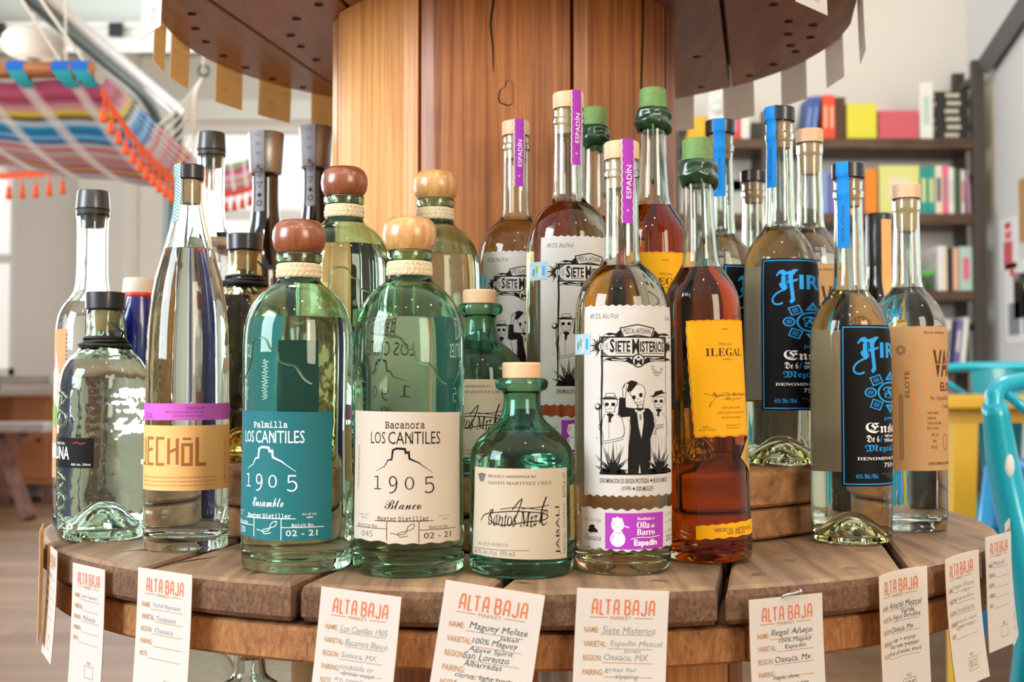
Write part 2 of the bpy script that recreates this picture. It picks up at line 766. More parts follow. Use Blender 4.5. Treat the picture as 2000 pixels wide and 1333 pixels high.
window('window_1', WA, YL, [2.02], [-1.75, -1.05])
window('window_2', WB, YL, [1.7], [])
window('window_3', WC, YR, [1.42], [])

# white header band and steel beams of the roller door
struct(MB().box((-2.66, 8.3, 2.68), (0.3, 8.4, 2.82)).build('trim_2', MATS['white_trim']))
BEAM = thing('roller_door_rail', 'white steel cross rail of the roller door under the ceiling', 'door rail', (0, 6.0, 0))
MB().box((-3.6, -.05, 2.52), (-1.2, .05, 2.565)).box((-3.6, -.02, 2.565), (-1.2, .02, 2.62)).box((-3.6, -.05, 2.62), (-1.2, .05, 2.65)).build('rail', MATS['white_trim'], BEAM)
for x in (-2.02, -2.62):
    MB().box((x - .035, -.07, 2.57), (x + .035, -.0505, 2.64), bev=.006).build('hinge', mat('dark_iron', '3a3c3c', .5, .5), BEAM)

trk = thing('door_track', 'grey steel roller door track bending from the wall up to the ceiling', 'door track')
pts = [(-1.73, 5.9, 0.02), (-1.73, 5.9, 1.4), (-1.73, 5.9, 1.75), (-1.735, 5.84, 1.98), (-1.75, 5.66, 2.14), (-1.80, 5.1, 2.22), (-1.85, 4.6, 2.27), (-1.96, 3.4, 2.40)]
MB().tube([tuple(p) for p in crom(pts, 6)], 0.028, 8).build('rail', MATS['steel_track'], trk, True)
MB().tube([(-1.70, 5.95, 0.02), (-1.70, 5.95, 2.20)], 0.022, 8).build('upright', MATS['steel_track'], trk, True)
MB().tube([(-1.70, 5.95, 2.19), (-1.84, 4.6, 2.325), (-1.96, 3.3, 2.45)], 0.03, 8).build('brace', MATS['white_trim'], trk, True)

# ---------------------------------------------------------------- cable spools
DV = Vector((0.21, 0.978)).normalized()
NV = Vector((DV.y, -DV.x))
GA = -math.atan2(0.21, 0.978)
wood('spool_top', '6b503c', 'a68461', (0, 1, 0), 70, 16, .62, .5, .55, ang=-GA)
wood('spool_edge', '472f1f', '8e6647', (0, 0, 1), 330, 1.6, .8, 1.6, 0, spread=.26)
wood('spool_under', '774622', 'b98147', (0, 0, 1), 260, 2.5, .7, 1.4, 0, spread=.28)
wood('varnish_board', '6e3826', '9c5e44', (0, 1, 0), 60, 14, .33, .25, .35, coat=.35, ang=-GA)
wood('riser_board', '6c4629', 'b07d4e', (0, 1, 0), 60, 12, .6, .5, .3, ang=-GA)
wood('stave_gold', 'c27c36', 'e6ab62', (0, 0, 1), 150, 45, .4, .35, .35, coat=.15)
wood('stave_red', '7c431a', 'b8733a', (0, 0, 1), 150, 45, .4, .4, .5, coat=.15)
wood('stave_brown', '85491d', 'bd7a3f', (0, 0, 1), 150, 45, .42, .4, .4, coat=.15)
mat('nail_hole', '1b0f0a', 0.9)
mat('nail_steel', 'b9b9b7', .35, .9)


def disc_layer(mb, c, R, z0, z1, gaps, gw, rb=0.005, jit=0.003, side=1, top=0, ang=0.0, rnd=None):
    rnd = rnd or random.Random(3)
    d = Vector((DV.x * cos(ang) - DV.y * sin(ang), DV.x * sin(ang) + DV.y * cos(ang)))
    n = Vector((d.y, -d.x))
    e = [-R * .998] + sorted(gaps) + [R * .998]
    for a, b in zip(e[:-1], e[1:]):
        t0 = a + (gw / 2 if a > -R * .99 else 0)
        t1 = b - (gw / 2 if b < R * .99 else 0)
        Rj = R + rnd.uniform(-jit, jit)
        dz = rnd.uniform(-.0006, .0006)
        rings = []
        for ins, z in ((rb * .6, z0), (0, z0 + rb * .6), (0, z1 - rb), (rb * .3, z1 - rb * .3), (rb, z1)):
            r = Rj - ins
            u0, u1 = (t0 + ins * .6, t1 - ins * .6)
            u0, u1 = max(u0, -r * .999), min(u1, r * .999)
            K = 26
            ring = []
            for k in range(K + 1):
                q = u0 + (u1 - u0) * (0.5 - 0.5 * cos(pi * k / K))
                ring.append((q, sqrt(max(r * r - q * q, 0))))
            for k in range(K + 1):
                q = u1 + (u0 - u1) * (0.5 - 0.5 * cos(pi * k / K))
                ring.append((q, -sqrt(max(r * r - q * q, 0))))
            rings.append([(c[0] + n.x * q + d.x * s_, c[1] + n.y * q + d.y * s_, z + dz) for q, s_ in ring])
        m = len(rings[0])
        v = [p for r in rings for p in r]
        f, mi = [], []
        for i in range(len(rings) - 1):
            for j in range(m):
                f.append((i * m + (j + 1) % m, i * m + j, (i + 1) * m + j, (i + 1) * m + (j + 1) % m))
                mi.append(side if i < 3 else top)
        f.append(tuple(range(m)))
        mi.append(top)
        f.append(tuple(reversed(range((len(rings) - 1) * m, len(rings) * m))))
        mi.append(top)
        base = len(mb.v)
        mb.v += v
        mb.f += [tuple(i + base for i in q) for q in f]
        mb.m += mi


def staves(mb, c, R, z0, z1, bounds, mids, th=0.03):
    for k, (a0, a1) in enumerate(zip(bounds, bounds[1:] + [bounds[0] + 2 * pi])):
        g = 0.0022 / R
        a0, a1 = a0 + g, a1 - g
        half = (a1 - a0) / 2
        mid = (a0 + a1) / 2
        K = 10
        out = []
        for i in range(K + 1):
            a = a0 + (a1 - a0) * i / K
            flat = R * cos(half) * 1.0 / cos(a - mid) * 1.012
            r = 0.45 * R + 0.55 * flat
            x = abs(2 * i / K - 1)
            if x > .99:
                r -= 0.006
            out.append((a, r))
        ring = [(c[0] + r * sin(a), c[1] - r * cos(a)) for a, r in out] + [(c[0] + (R - th) * sin(a), c[1] - (R - th) * cos(a)) for a in (a1, a0)]
        m = len(ring)
        v = [(x, y, z0) for x, y in ring] + [(x, y, z1) for x, y in ring]
        f = [(j, (j + 1) % m, m + (j + 1) % m, m + j) for j in range(m)] + [tuple(reversed(range(m))), tuple(range(m, 2 * m))]
        mb.add(v, f, mids[k % len(mids)])


CB = (0.008, 1.335)
CS = (-0.007, 1.41)
big = thing('cable_spool', 'large wooden cable spool whose weathered round top carries the front bottles', 'cable spool', (CB[0], CB[1], 0))
mb = MB()
disc_layer(mb, (0, 0), 0.502, T - .0275, T, [-.35, -.204, -.062, .0823, .2406, .3807], .006, .007, .004, 1, 0, rnd=random.Random(5))
# knots, nail marks and short cracks in the worn top boards
rn = random.Random(11)
for (px, py, ln, wd, a) in [(.30, -.30, .02, .003, .3), (.22, -.36, .016, .003, -.4), (.38, -.18, .02, .003, .2), (.34, -.1, .024, .005, .2), (.26, -.40, .014, .003, .5), (.1, -.46, .015, .003, .2),
                            (-.27, -.36, .05, .003, 1.1), (-.33, -.3, .045, .0025, .7), (-.2, -.42, .03, .003, .9), (-.38, -.2, .03, .003, 1.0), (.42, -.12, .02, .004, .1), (.18, -.43, .018, .003, .8), (.0, -.47, .012, .003, .0)]:
    v = []
    for i in range(8):
        t = i / 7
        w = wd * (1 - abs(2 * t - 1)) + .0004
        x, y = (t - .5) * ln, .002 * sin(t * 5)
        for s_ in (-1, 1):
            v.append((px + x * cos(a) - (y + s_ * w / 2) * sin(a), py + x * sin(a) + (y + s_ * w / 2) * cos(a), T + .0009))
    mb.add(v, [(2 * i, 2 * i + 2, 2 * i + 3, 2 * i + 1) for i in range(7)], 2)
mb.build('top_boards', [MATS['spool_top'], MATS['spool_edge'], MATS['nail_hole']], big, False)
mb = MB()
disc_layer(mb, (0, 0), 0.497, T - .058, T - .0310, [-.3, -.15, .0, .16, .31], .004, .004, .003, 1, 0, ang=1.2)
mb.build('under_boards', [MATS['riser_board'], MATS['spool_under']], big)
mb = MB()
staves(mb, (0, 0), 0.255, 0.2905, T - .0585, [radians(a) for a in (-75, -30, 12, 57, 102, 147, 192, 237)], [0, 1, 2])
mb.build('core', [MATS['stave_brown'], MATS['stave_red'], MATS['stave_gold']], big)
mb = MB()
disc_layer(mb, (0, 0), 0.500, 0.235, 0.29, [-.3, -.15, .0, .16, .31], .004, .005, .003, 1, 0)
mb.build('bottom_flange', [MATS['spool_top'], MATS['spool_edge']], big)
for k in range(4):
    a = radians(40 + 90 * k)
    MB().box((.44 * sin(a) - .03, -.44 * cos(a) - .03, 0), (.44 * sin(a) + .03, -.44 * cos(a) + .03, .234), bev=.004).build('foot', MATS['spool_edge'], big)

small = thing('cable_spool', 'smaller varnished cable spool standing on the big one with an orange stave core', 'cable spool', (CS[0], CS[1], T + .0008))
RS = 0.40
mb = MB()
disc_layer(mb, (0, 0), RS, .0315, .066, [-.292, -.15, -.01, .12, .259], .004, .005, .003, 1, 0)
mb.build('lower_flange_boards', [MATS['riser_board'], MATS['riser_board']], small)
mb = MB()
disc_layer(mb, (0, 0), RS - .002, .0012, .029, [-.27, -.12, .03, .17, .3], .004, .004, .003, 1, 0, ang=1.3)
mb.build('lower_flange_base', [MATS['riser_board'], MATS['riser_board']], small)
ZU = .567
mb = MB()
staves(mb, (0, 0), 0.210, .0665, ZU - .0005, [radians(a) for a in (-70, -26, 19.8, 60.7, 108, 153, 200, 245)], [0, 1, 2, 1, 0, 2, 1, 0])
# drying cracks and a chipped hollow in the staves
for a0, zt, zb, wd, r in ((46.6, ZU - .002, ZU - .24, .0030, .2056), (-3.5, ZU - .01, ZU - .10, .0022, .2034), (36.0, ZU - .20, ZU - .33, .0014, .2050), (-14, ZU - .22, ZU - .30, .0012, .2042)):
    v = []
    for i in range(15):
        t = i / 14
        a = radians(a0) + .010 * sin(t * 4 + a0) + .004 * sin(t * 11)
        w = wd * (1 - t) ** .7 / 2 + .0002
        for s_ in (-1, 1):
            v.append((r * sin(a) + s_ * w * cos(a), -r * cos(a) + s_ * w * sin(a), zt + (zb - zt) * t))
    mb.add(v, [(2 * i, 2 * i + 2, 2 * i + 3, 2 * i + 1) for i in range(14)], 3)
for sc_, m_, y_ in ((1.0, 3, -.2037), (.95, 2, -.2040)):
    P = [(-.008, -.006), (-.006, -.011), (.001, -.0135), (.006, -.0125), (.0065, .004), (.006, .012), (.001, .013), (-.001, .006), (-.006, .003)]
    mb.add([(.0005 + x * sc_ + (.0009 if m_ == 2 else 0), y_, .446 + z * sc_) for x, z in P], [tuple(range(9))], m_)
mb.build('core', [MATS['stave_gold'], MATS['stave_red'], MATS['stave_brown'], MATS['nail_hole']], small)
mb = MB()
disc_layer(mb, (0, 0), RS + .006, ZU, ZU + .03, [-.292, -.15, -.01, .12, .259], .004, .004, .002, 0, 0)
disc_layer(mb, (0, 0), RS + .004, ZU + .0303, ZU + .058, [-.25, -.1, .05, .2], .004, .004, .002, 0, 0, ang=1.3)
for (x, y) in [(-0.358, -0.082), (-0.369, -0.026), (-0.371, 0.028), (-0.364, 0.09), (-0.348, 0.146), (-0.208, -0.115), (-0.242, -0.064), (-0.261, 0.001), (-0.257, 0.048),
               (-0.248, 0.109), (-0.324, 0.204), (-0.29, 0.252), (0.298, -0.115), (0.329, -0.054), (0.34, -0.004), (0.361, -0.04), (0.37, 0.009), (0.354, 0.044), (0.367, 0.071),
               (0.245, 0.094), (0.352, 0.131), (0.332, 0.188), (0.276, 0.249), (-.3, -.2), (.28, -.22), (-.1, -.3), (.1, -.3)]:
    v = [(x + .0056 * cos(2 * pi * i / 12), y + .0042 * sin(2 * pi * i / 12) + .0009 * sin(i * 2.1), ZU - .0009) for i in range(12)]
    mb.add(v, [tuple(reversed(range(12)))], 1)
mb.build('upper_flange', [MATS['varnish_board'], MATS['nail_hole']], small)


# ---------------------------------------------------------------- bottles
GL = dict(
    clear=glass('clear_glass', 'f7fbf8', wav=.10, wscale=30, aniso=(1, 1, .25)),
    pale=glass('pale_green_glass', 'e6f5ea', wav=.16, wscale=26, aniso=(1, 1, .3)),
    green=glass('sea_green_glass', 'e0f2e4', wav=.16, wscale=26, aniso=(1, 1, .3)),
    aqua=glass('aqua_glass', 'c8e8e0', wav=.16, wscale=30, aniso=(1, 1, .4)),
    rough=glass('hammered_glass', 'f0f8f0', wav=.38, wscale=55, aniso=(1, 1, .7)),
    smoke=glass('hammered_amber_glass', 'f3efdf', wav=.38, wscale=55, aniso=(1, 1, .7)),
)
LQ = dict(
    clear=(glass('spirit_edge', 'ffffff', .907), glass('spirit_surface', 'ffffff', 1.36)),
    pale=(glass('pale_spirit_edge', 'fbf9f0', .907), glass('pale_spirit_surface', 'fbf8ee', 1.36)),
    straw=(glass('straw_spirit_edge', 'f6efd6', .907), glass('straw_spirit_surface', 'f6efd6', 1.36)),
    amber=(glass('amber_spirit_edge', 'e9aa52', .907), glass('amber_spirit_surface', 'efb978', 1.36)),
    gold=(glass('gold_spirit_edge', 'e0c98a', .907), glass('gold_spirit_surface', 'ead9a8', 1.36)),
)
mat('cork', 'c9a27a', .8, bump=.5, bscale=500, var=.18, vscale=300)
mat('pale_wood_cap', 'dcb48c', .5, var=.12, vscale=90)
mat('black_cap', '232225', .35, coat=.3)
mat('grey_cap', '3d3b3e', .35, coat=.3)
wood('knob_red', '6c381e', '9c5836', (0, 0, 1), 160, 8, .28, .1, 0, coat=.7)
wood('knob_pale', 'b58248', 'd8a86c', (0, 0, 1), 160, 10, .3, .1, 0, coat=.6)
mat('jute', 'd6c4a0', .9, bump=.6, bscale=700, var=.2, vscale=400)
mat('black_cord', '14150f', .55)
mat('green_wax', '1a3a20', .28, coat=.5)
mat('green_cork', '668a48', .6, bump=.4, bscale=300, var=.3, vscale=120)
for n_, h_ in dict(teal='1f6a70', ink='0e0b09', ink_soft='6b625b', white_ink='f3f3ee', purple='a238ab', lilac='c9b3d6', orange='f0b673', brown_ink='a2683a',
                   yellow='eaa80f', yellow_edge='d98e12', black_label='060608', blue_ink='2a9fe6', blue_dark='14609c', tan_stain='d9964c', tan_dark='55341c',
                   kraft_dark='b78746', coral='c8704c', tag_brown='a8763f', pen='173c48', pen_soft='7f868a', blue_strip='1686d6', gold_foil='b79a52', 
                   red_ink='c23a3a', pink_band='c85fc0', violet_ink='7b3d86', navy='12195c', green_ink='7aa33f', lattice='2f8f96', lattice_bg='d8eceb', foil='9fb9c4').items():
    mat(n_, h_, .6, spec=.2)
for n_, h_, q_ in (('paper', 'e4dfd7', .3), ('paper_warm', 'e6d6c2', .3), ('paper_back', 'f4f1ec', .7), ('grey_back', 'cfc6b2', .55), ('kraft', 'efc47c', .65), ('cream', 'dccbb0', .3), ('tan', 'd8a972', .25), ('silver', 'b0b0b6', .3)):
    paper_mat(n_, h_, q_)
mat('navy_glaze', '15206e', .2, coat=.6)
mat('dark_glass', '120d0c', .08, coat=.8)
mat('pewter', '9c9997', .38, .85, bump=.15, bscale=300)


def rf_of(prof):
    zs = [p[0] for p in prof]

    def rf(z):
        if z <= zs[0]:
            return prof[0][1]
        for a, b in zip(prof[:-1], prof[1:]):
            if a[0] <= z <= b[0] and b[0] > a[0]:
                return a[1] + (b[1] - a[1]) * (z - a[0]) / (b[0] - a[0])
        return prof[-1][1]
    return rf


def vessel(root, ctrl, gm, lq, fill, wall=.0026, base=.006, punt=.012, rpunt=.8, neck_wall=.0024, dome=None, seg=96):
    """Glass and liquid of a round bottle. ctrl: (z, r) outer outline, base to lip."""
    out = [(p[0], p[1]) for p in crom([(z, r, 0) for z, r in ctrl], 7)]
    cl = []
    for z, r in out:
        if not cl or z > cl[-1][0] + 1e-6:
            cl.append((z, r))
    out = cl
    rf = rf_of(out)
    H = out[-1][0]
    r0 = out[0][1]
    rp = r0 * rpunt
    under = []
    for i in range(13):
        q = rp * i / 12
        under.append((punt * (1 - (q / rp) ** 2) ** 1.5 if q < rp else 0.0008, q))
    under.append((0.0, (rp + r0) / 2))
    hi = dome if dome else punt

    def rin(z):
        w = wall + (neck_wall - wall) * min(1, max(0, (z - .6 * H) / (.2 * H)))
        return max(rf(z) - w, .004)
    zs = sorted({z for z, r in out if base + .012 < z < H})
    bot = []
    rc = rin(base + .012)
    for i in range(13):
        q = rc * .82 * i / 12
        t = min(1, q / (rp * .92))
        bot.append((base + hi * (1 - t * t) ** 1.5, q))
    for k in range(1, 6):
        a = pi / 2 * k / 6
        bot.append((base + .012 * (1 - cos(a)), rc * .82 + rc * .18 * sin(a)))
    inner = [(base + .012, rc)] + [(z, rin(z)) for z in zs if z > base + .012]
    lip = [(H, rf(H)), (H + .0006, rf(H) - .0006), (H + .0006, rin(H) + .0006)]
    if fill:
        up = [p for p in inner if p[0] < fill] + [(fill, rin(fill))]
        gl = under + out[:-1] + lip + [p for p in reversed(inner) if p[0] > fill] + [(fill, rin(fill))]
    else:
        gl = under + out[:-1] + lip + list(reversed(inner)) + list(reversed(bot))
    g = MB().lathe(gl, seg).build('glass_body', GL[gm], root, True)
    if fill:
        mb = MB().lathe(bot + up, seg, 0)
        rr = rin(fill)
        mb.lathe([(fill, rr), (fill - .0004, rr - .0015), (fill - .0006, rr * .6), (fill - .0006, 0)], seg, 1)
        mb.build('spirit', list(LQ[lq]), root, True)
    return rf, rin, H


def rope_band(name, root, rf, z0, z1, amp=.0009, m='jute', k=26):
    v, f = [], []
    N, R = 120, 16
    for i in range(R + 1):
        z = z0 + (z1 - z0) * i / R
        e = sin(pi * i / R) ** .4
        for j in range(N):
            a = 2 * pi * j / N
            row = (3 * i / R) % 1
            tw = abs(sin(a * k / 2 + (1 if int(3 * i / R - 1e-6) % 2 else -1) * row * 2.2))
            r = rf(z) + .0004 + e * (.0010 + amp * tw * sin(pi * row) ** .5)
            v.append((r * cos(a), r * sin(a), z))
    for i in range(R):
        for j in range(N):
            f.append((i * N + j, i * N + (j + 1) % N, (i + 1) * N + (j + 1) % N, (i + 1) * N + j))
    return mesh(name, v, f, MATS[m], None, root, True)


def stopper(root, prof, m, name='stopper', seg=48):
    return MB().lathe(prof, seg).build(name, MATS[m], root, True, sharp=35)


def cap_prof(z0, z1, r0, r1, b=.001):
    return [(z0, 0), (z0, r0 - b), (z0 + b, r0), (z1 - b, r1), (z1, r1 - b), (z1, 0)]


def strip_label(name, root, rf, ang, w, z0, z1, m, top=None, art=None, mats=None, dz=.0):
    """A narrow paper seal running down the neck; top: (z, r) of the cap it folds over."""
    rows = 26
    v, f = [], []
    for i in range(rows + 1):
        z = z0 + (z1 - z0) * i / rows
        r = rf(z) + .0005
        for j in range(7):
            a = ang + (w * (j / 6 - .5)) / r
            v.append((r * sin(a), -r * cos(a), z))
    if top:
        for t in (.75, .3, -.2):
            for j in range(7):
                x = w * (j / 6 - .5)
                q = top[1] * t
                v.append((q * sin(ang) + x * cos(ang), -q * cos(ang) + x * sin(ang), top[0] + .0005))
        rows += 3
    for i in range(rows):
        for j in range(6):
            f.append((i * 7 + j, i * 7 + j + 1, (i + 1) * 7 + j + 1, (i + 1) * 7 + j))
    return mesh(name, v, f, MATS[m], None, root, True)


# ---- label artwork
def art_cantiles(paper, ink, w1, w2, no, soft):
    A = Art(unroll(798, 102, .0431, radians(-4), 1062, .000385, 440, 780, 2.41))
    # wavy lower edge
    e = [(630, 62), (1082, 70)]
    bot = [(1080 - i * 15, 682 + 3.5 * sin(i * 1.3) - (9 if i > 20 else 0)) for i in range(31)]
    L = [(630 + (1082 - 630) * i / 30, 62 + 8 * i / 30) for i in range(31)]
    v = [A.T(*p) for p in L] + [A.T(*p) for p in reversed(bot)]
    n = 31
    A.raw(v, [(i, n + i, n + i + 1, i + 1) for i in range(n - 1)], paper, 0)
    A.fit(w1, 762, 112, 930, 145, ink, 'mono', .01)
    A.fit('LOS', 702, 160, 763, 216, ink)
    A.fit('CANTILES', 775, 158, 996, 218, ink)
    A.stroke([(868, 168), (868, 216)], 4, ink)
    A.stroke([(723, 345), (760, 322), (775, 292), (790, 290), (795, 245), (812, 237), (845, 240), (850, 258), (862, 255), (865, 285), (878, 292), (905, 305), (920, 318), (965, 354)], 11, ink, taper=True)
    for c, x0, x1 in (('1', 716, 748), ('9', 779, 815), ('0', 846, 885), ('5', 929, 970)):
        A.fit(c, x0, 366 + (4 if c in '05' else 0), x1, 430 + (18 if c in '95' else 0), ink, 'mono', -.012)
    A.fit(w2, 762, 478, 915, 522, ink, 'script')
    A.fit('Master Distiller', 732, 553, 946, 577, ink, 'mono', .008)
    A.rect(720, 576, 965, 579, ink)
    A.rect(770, 577, 773, 668, ink)
    A.rect(904, 577, 907, 680, ink)
    A.rect(640, 612, 770, 615, ink)
    A.rect(906, 618, 1060, 621, ink)
    A.fit('Bottle No.', 650, 594, 735, 610, ink, 'mono')
    A.fit('Batch No.', 948, 600, 1030, 616, ink, 'mono')
    A.fit(no, 666, 626, 712, 655, soft, 'n', -.01)
    A.fit('02 - 21', 926, 632, 1040, 660, ink, 'n')
    A.stroke([(786, 632), (830, 640), (850, 632), (862, 600), (885, 590), (882, 610), (850, 624), (818, 635), (826, 650), (860, 645)], 3, ink, smooth=True)
    A.fit('CONT. NET.', 654, 549, 698, 556, soft)
    A.fit('750 ml', 664, 563, 688, 571, soft)
    A.fit('ALC. BY VOL.', 988, 553, 1040, 561, soft)
    A.fit('48%', 1004, 568, 1026, 576, soft)
    A.stroke([(648 + 5 * sin(i * 2.4), 225 + i * 6) for i in range(36)], 3, soft)
    return A


CANT = [(0, .0398), (.0012, .0418), (.006, .0431), (.1, .0431), (.188, .0428), (.200, .0402), (.209, .0362), (.217, .0300), (.2225, .0232), (.2262, .0186), (.231, .0168), (.242, .0166), (.2440, .0182), (.249, .0184)]


def cantiles(name, label, loc, rz, gm, knob, paper, ink, w1, w2, no, soft, fill, group, emboss=True, lid='clear'):
    o = thing(name, label, 'bottle', loc, rz, group)
    rf, rin, H = vessel(o, CANT, gm, lid, fill, base=.009, punt=.004, wall=.0032)
    stopper(o, [(.232, 0), (.232, .0128), (.2495, .0132), (.2505, .0172), (.2525, .0186), (.256, .0205), (.262, .0215), (.268, .0210), (.273, .0188), (.2762, .0150), (.2775, .008), (.278, 0)], knob)
    rope_band('rope_band', o, rf, .2300, .2415)
    A = art_cantiles(paper, ink, w1, w2, no, soft)
    A.build('label', cyl(rf, .0262, .0431, radians(-4)), MATS, o, .004, .006)
    B = Art()
    bw = .030 if paper != 'teal' else .008
    B.rect(-bw, 0, bw, .090 if paper != 'teal' else .150, 'grey_back' if paper != 'teal' else 'teal', 0)
    B.build('back_label', cyl(rf, .030, .0431, radians(182 if paper != 'teal' else 206)), MATS, o, .004, .006)
    if emboss:
        mb = MB()
        pts = [(-.030, .150), (-.024, .157), (-.021, .164), (-.019, .178), (-.012, .181), (-.006, .179), (-.002, .172), (.003, .171), (.005, .163), (.012, .160), (.017, .159), (.024, .149), (.030, .145)]
        mb.tube([((rf(z) + .0002) * sin(u / .0431), -(rf(z) + .0002) * cos(u / .0431), z) for u, z in [(p[0], p[1]) for p in crom([(a, b, 0) for a, b in pts], 4)]], .0009, 8)
        mb.build('embossed_cliff', GL[gm], o, True)
    return o


def art_siete():
    A = Art(unroll(1217, 92.5, .0375, radians(14.5), 975, .000389, 1110, 560, 4.445))
    L0, R0, t0, b0 = 158, 905, 182, 1838
    n = 60
    top = [(L0 + (R0 - L0) * i / n, t0 + 7 * sin(i * 1.25)) for i in range(n + 1)]
    bot = [(L0 + (R0 - L0) * i / n, b0 + 8 * sin(i * 1.25)) for i in range(n + 1)]
    v = [A.T(*p) for p in top + bot]
    A.raw(v, [(i, n + 1 + i, n + 2 + i, i + 1) for i in range(n)], 'paper', 0)
    A.stroke([(L0 + 12 + (R0 - L0 - 24) * i / n, t0 + 22 + 9 * sin(i * 1.25)) for i in range(n + 1)], 3, 'lilac')
    A.stroke([(L0 + 12 + (R0 - L0 - 24) * i / n, b0 - 18 + 9 * sin(i * 1.25)) for i in range(n + 1)], 3, 'lilac')
    A.stroke([(L0 + 8 + 4 * sin(i * .9), t0 + 30 + (b0 - t0 - 60) * i / 50) for i in range(51)], 2.5, 'lilac')
    A.fit('49.5% Alc/Vol', 208, 250, 440, 298, 'ink_soft')
    A.fit('50ml', 832, 268, 880, 305, 'ink_soft')
    K = 'ink'
    # scroll with the upper line
    A.poly([(452, 378), (600, 345), (742, 378), (716, 468), (600, 448), (482, 466)], K, 2)
    A.poly([(464, 386), (600, 356), (730, 386), (708, 456), (600, 438), (490, 455)], 'paper', 3)
    A.fit('MEZCAL ARTESANAL', 486, 384, 712, 430, K, bold=.0, layer=4)
    for s_ in (-1, 1):
        X = lambda x: 600 + s_ * (x - 600)
        A.poly([(X(742), 395), (X(775), 428), (X(830), 420), (X(868), 432), (X(835), 446), (X(800), 440), (X(760), 458), (X(722), 462)], K)
        A.stroke([(X(868), 432), (X(880), 452), (X(850), 458)], 5, K, smooth=True)
    # main banner
    A.rect(295, 452, 838, 466, K)
    A.poly([(300, 462), (318, 462), (318, 632), (300, 632)], K)
    A.poly([(822, 455), (838, 455), (838, 632), (822, 632)], K)
    A.rect(295, 622, 838, 634, K)
    A.poly([(318, 466), (372, 466), (318, 510)], 'ink_soft')
    A.poly([(318, 624), (365, 624), (318, 580)], 'ink_soft')
    A.poly([(822, 466), (790, 466), (822, 500)], 'ink_soft')
    A.fit('LAS', 330, 512, 358, 568, K, vert=True)
    A.fit('S', 374, 476, 412, 594, K, bold=.03)
    A.fit('IETE', 420, 492, 540, 588, K, bold=.025)
    A.rect(420, 596, 540, 602, K)
    A.fit('M', 556, 476, 614, 606, K, bold=.03)
    A.fit('ISTERIOS', 620, 494, 818, 590, K, bold=.025)
    A.rect(628, 597, 812, 603, K)
    for cx, cy_, rr, rng in ((296, 540, 108, range(95, 266, 19)), (842, 540, 62, range(-88, 90, 22))):
        for d in rng:
            a = radians(d)
            r1 = rr * (1 if (d // 19) % 2 else .72)
            A.poly([(cx + 14 * cos(a + 1.57), cy_ - 14 * sin(a + 1.57)), (cx + r1 * cos(a), cy_ - r1 * sin(a)), (cx - 14 * cos(a + 1.57), cy_ + 14 * sin(a + 1.57))], K)
    A.ell(300, 540, 22, 36, 'paper', 2)
    A.stroke([(300 + 20 * cos(i * .4), 540 + 34 * sin(i * .4)) for i in range(16)], 4, K, 3, close=True)
    A.stroke([(292, 520), (306, 528), (294, 540), (306, 552), (294, 560)], 5, K, 3)
    # lower ribbon and medallion
    for s_ in (-1, 1):
        X = lambda x: 605 + s_ * (x - 605)
        A.poly([(X(650), 660), (X(680), 636), (X(740), 648), (X(800), 634), (X(850), 640), (X(880), 655), (X(830), 668), (X(760), 668), (X(700), 676), (X(652), 700)], K)
        A.poly([(X(700), 652), (X(745), 658), (X(820), 650), (X(825), 658), (X(745), 664), (X(705), 664)], 'paper', 2)
        A.stroke([(X(872), 650), (X(890), 665), (X(868), 672)], 5, K, smooth=True)
    A.ell(606, 665, 54, 60, K, 3)
    A.ell(606, 665, 44, 50, 'paper', 4)
    A.fit('M', 575, 650, 638, 702, K, bold=.04, layer=5)
    A.ell(606, 636, 12, 8, K, 5)
    # frame
    A.poly([(300, 634), (316, 634), (318, 780), (312, 1000), (308, 1180), (298, 1180), (298, 900), (302, 760)], K)
    A.stroke([(834, 634), (832, 900), (836, 1200), (836, 1640)], 7, K)
    A.stroke([(303, 1180), (300, 1640)], 14, K)
    # soft relief waves
    for j in range(5):
        for k in range(3):
            A.stroke([(370 + j * 90 + 45 * cos(pi * i / 10), 800 + k * 34 - 30 * sin(pi * i / 10) + (j % 2) * 18) for i in range(11)], 2, 'cream')
    # bird
    for P in ([(702, 716), (738, 712), (716, 738), (742, 742), (728, 762)], [(800, 714), (806, 740), (786, 738), (796, 768), (772, 768)], [(728, 762), (742, 790), (770, 796), (776, 764)], [(742, 762), (756, 752), (766, 764), (754, 778), (742, 762)]):
        A.stroke(P, 5, K)
    # central figure lifting his hat
    A.poly([(450, 985), (500, 980), (503, 1068), (560, 1078), (612, 1075), (690, 1080), (722, 1120), (737, 1235), (702, 1345), (705, 1500), (692, 1642), (622, 1642), (612, 1560), (604, 1642), (515, 1642), (522, 1450), (540, 1250), (536, 1150), (470, 1158), (438, 1130)], K)
    A.poly([(592, 1108), (640, 1108), (646, 1190), (628, 1340), (606, 1240)], 'paper', 2)
    A.stroke([(618, 1130), (622, 1180)], 16, 'ink_soft', 3)
    A.poly([(575, 1085), (615, 1108), (655, 1080), (652, 1110), (616, 1100), (580, 1112)], 'paper', 3)
    A.stroke([(596, 1050), (600, 1080), (640, 1080), (642, 1048)], 8, K)
    sk = [(548, 925), (575, 882), (615, 868), (650, 890), (662, 940), (650, 1000), (646, 1040), (600, 1052), (578, 1030), (560, 990), (535, 950)]
    A.poly(sk, 'paper', 2)
    A.stroke(sk, 5, K, 3, smooth=False, close=True)
    for x, y in ((568, 984), (624, 964)):
        A.ell(x, y, 15, 19, K, 3)
    A.poly([(598, 990), (608, 998), (600, 1006)], K, 3)
    A.stroke([(582, 1030), (612, 1026), (640, 1014)], 4, K, 3)
    A.poly([(505, 900), (520, 852), (548, 835), (585, 845), (592, 872), (560, 915), (520, 935)], K, 3)
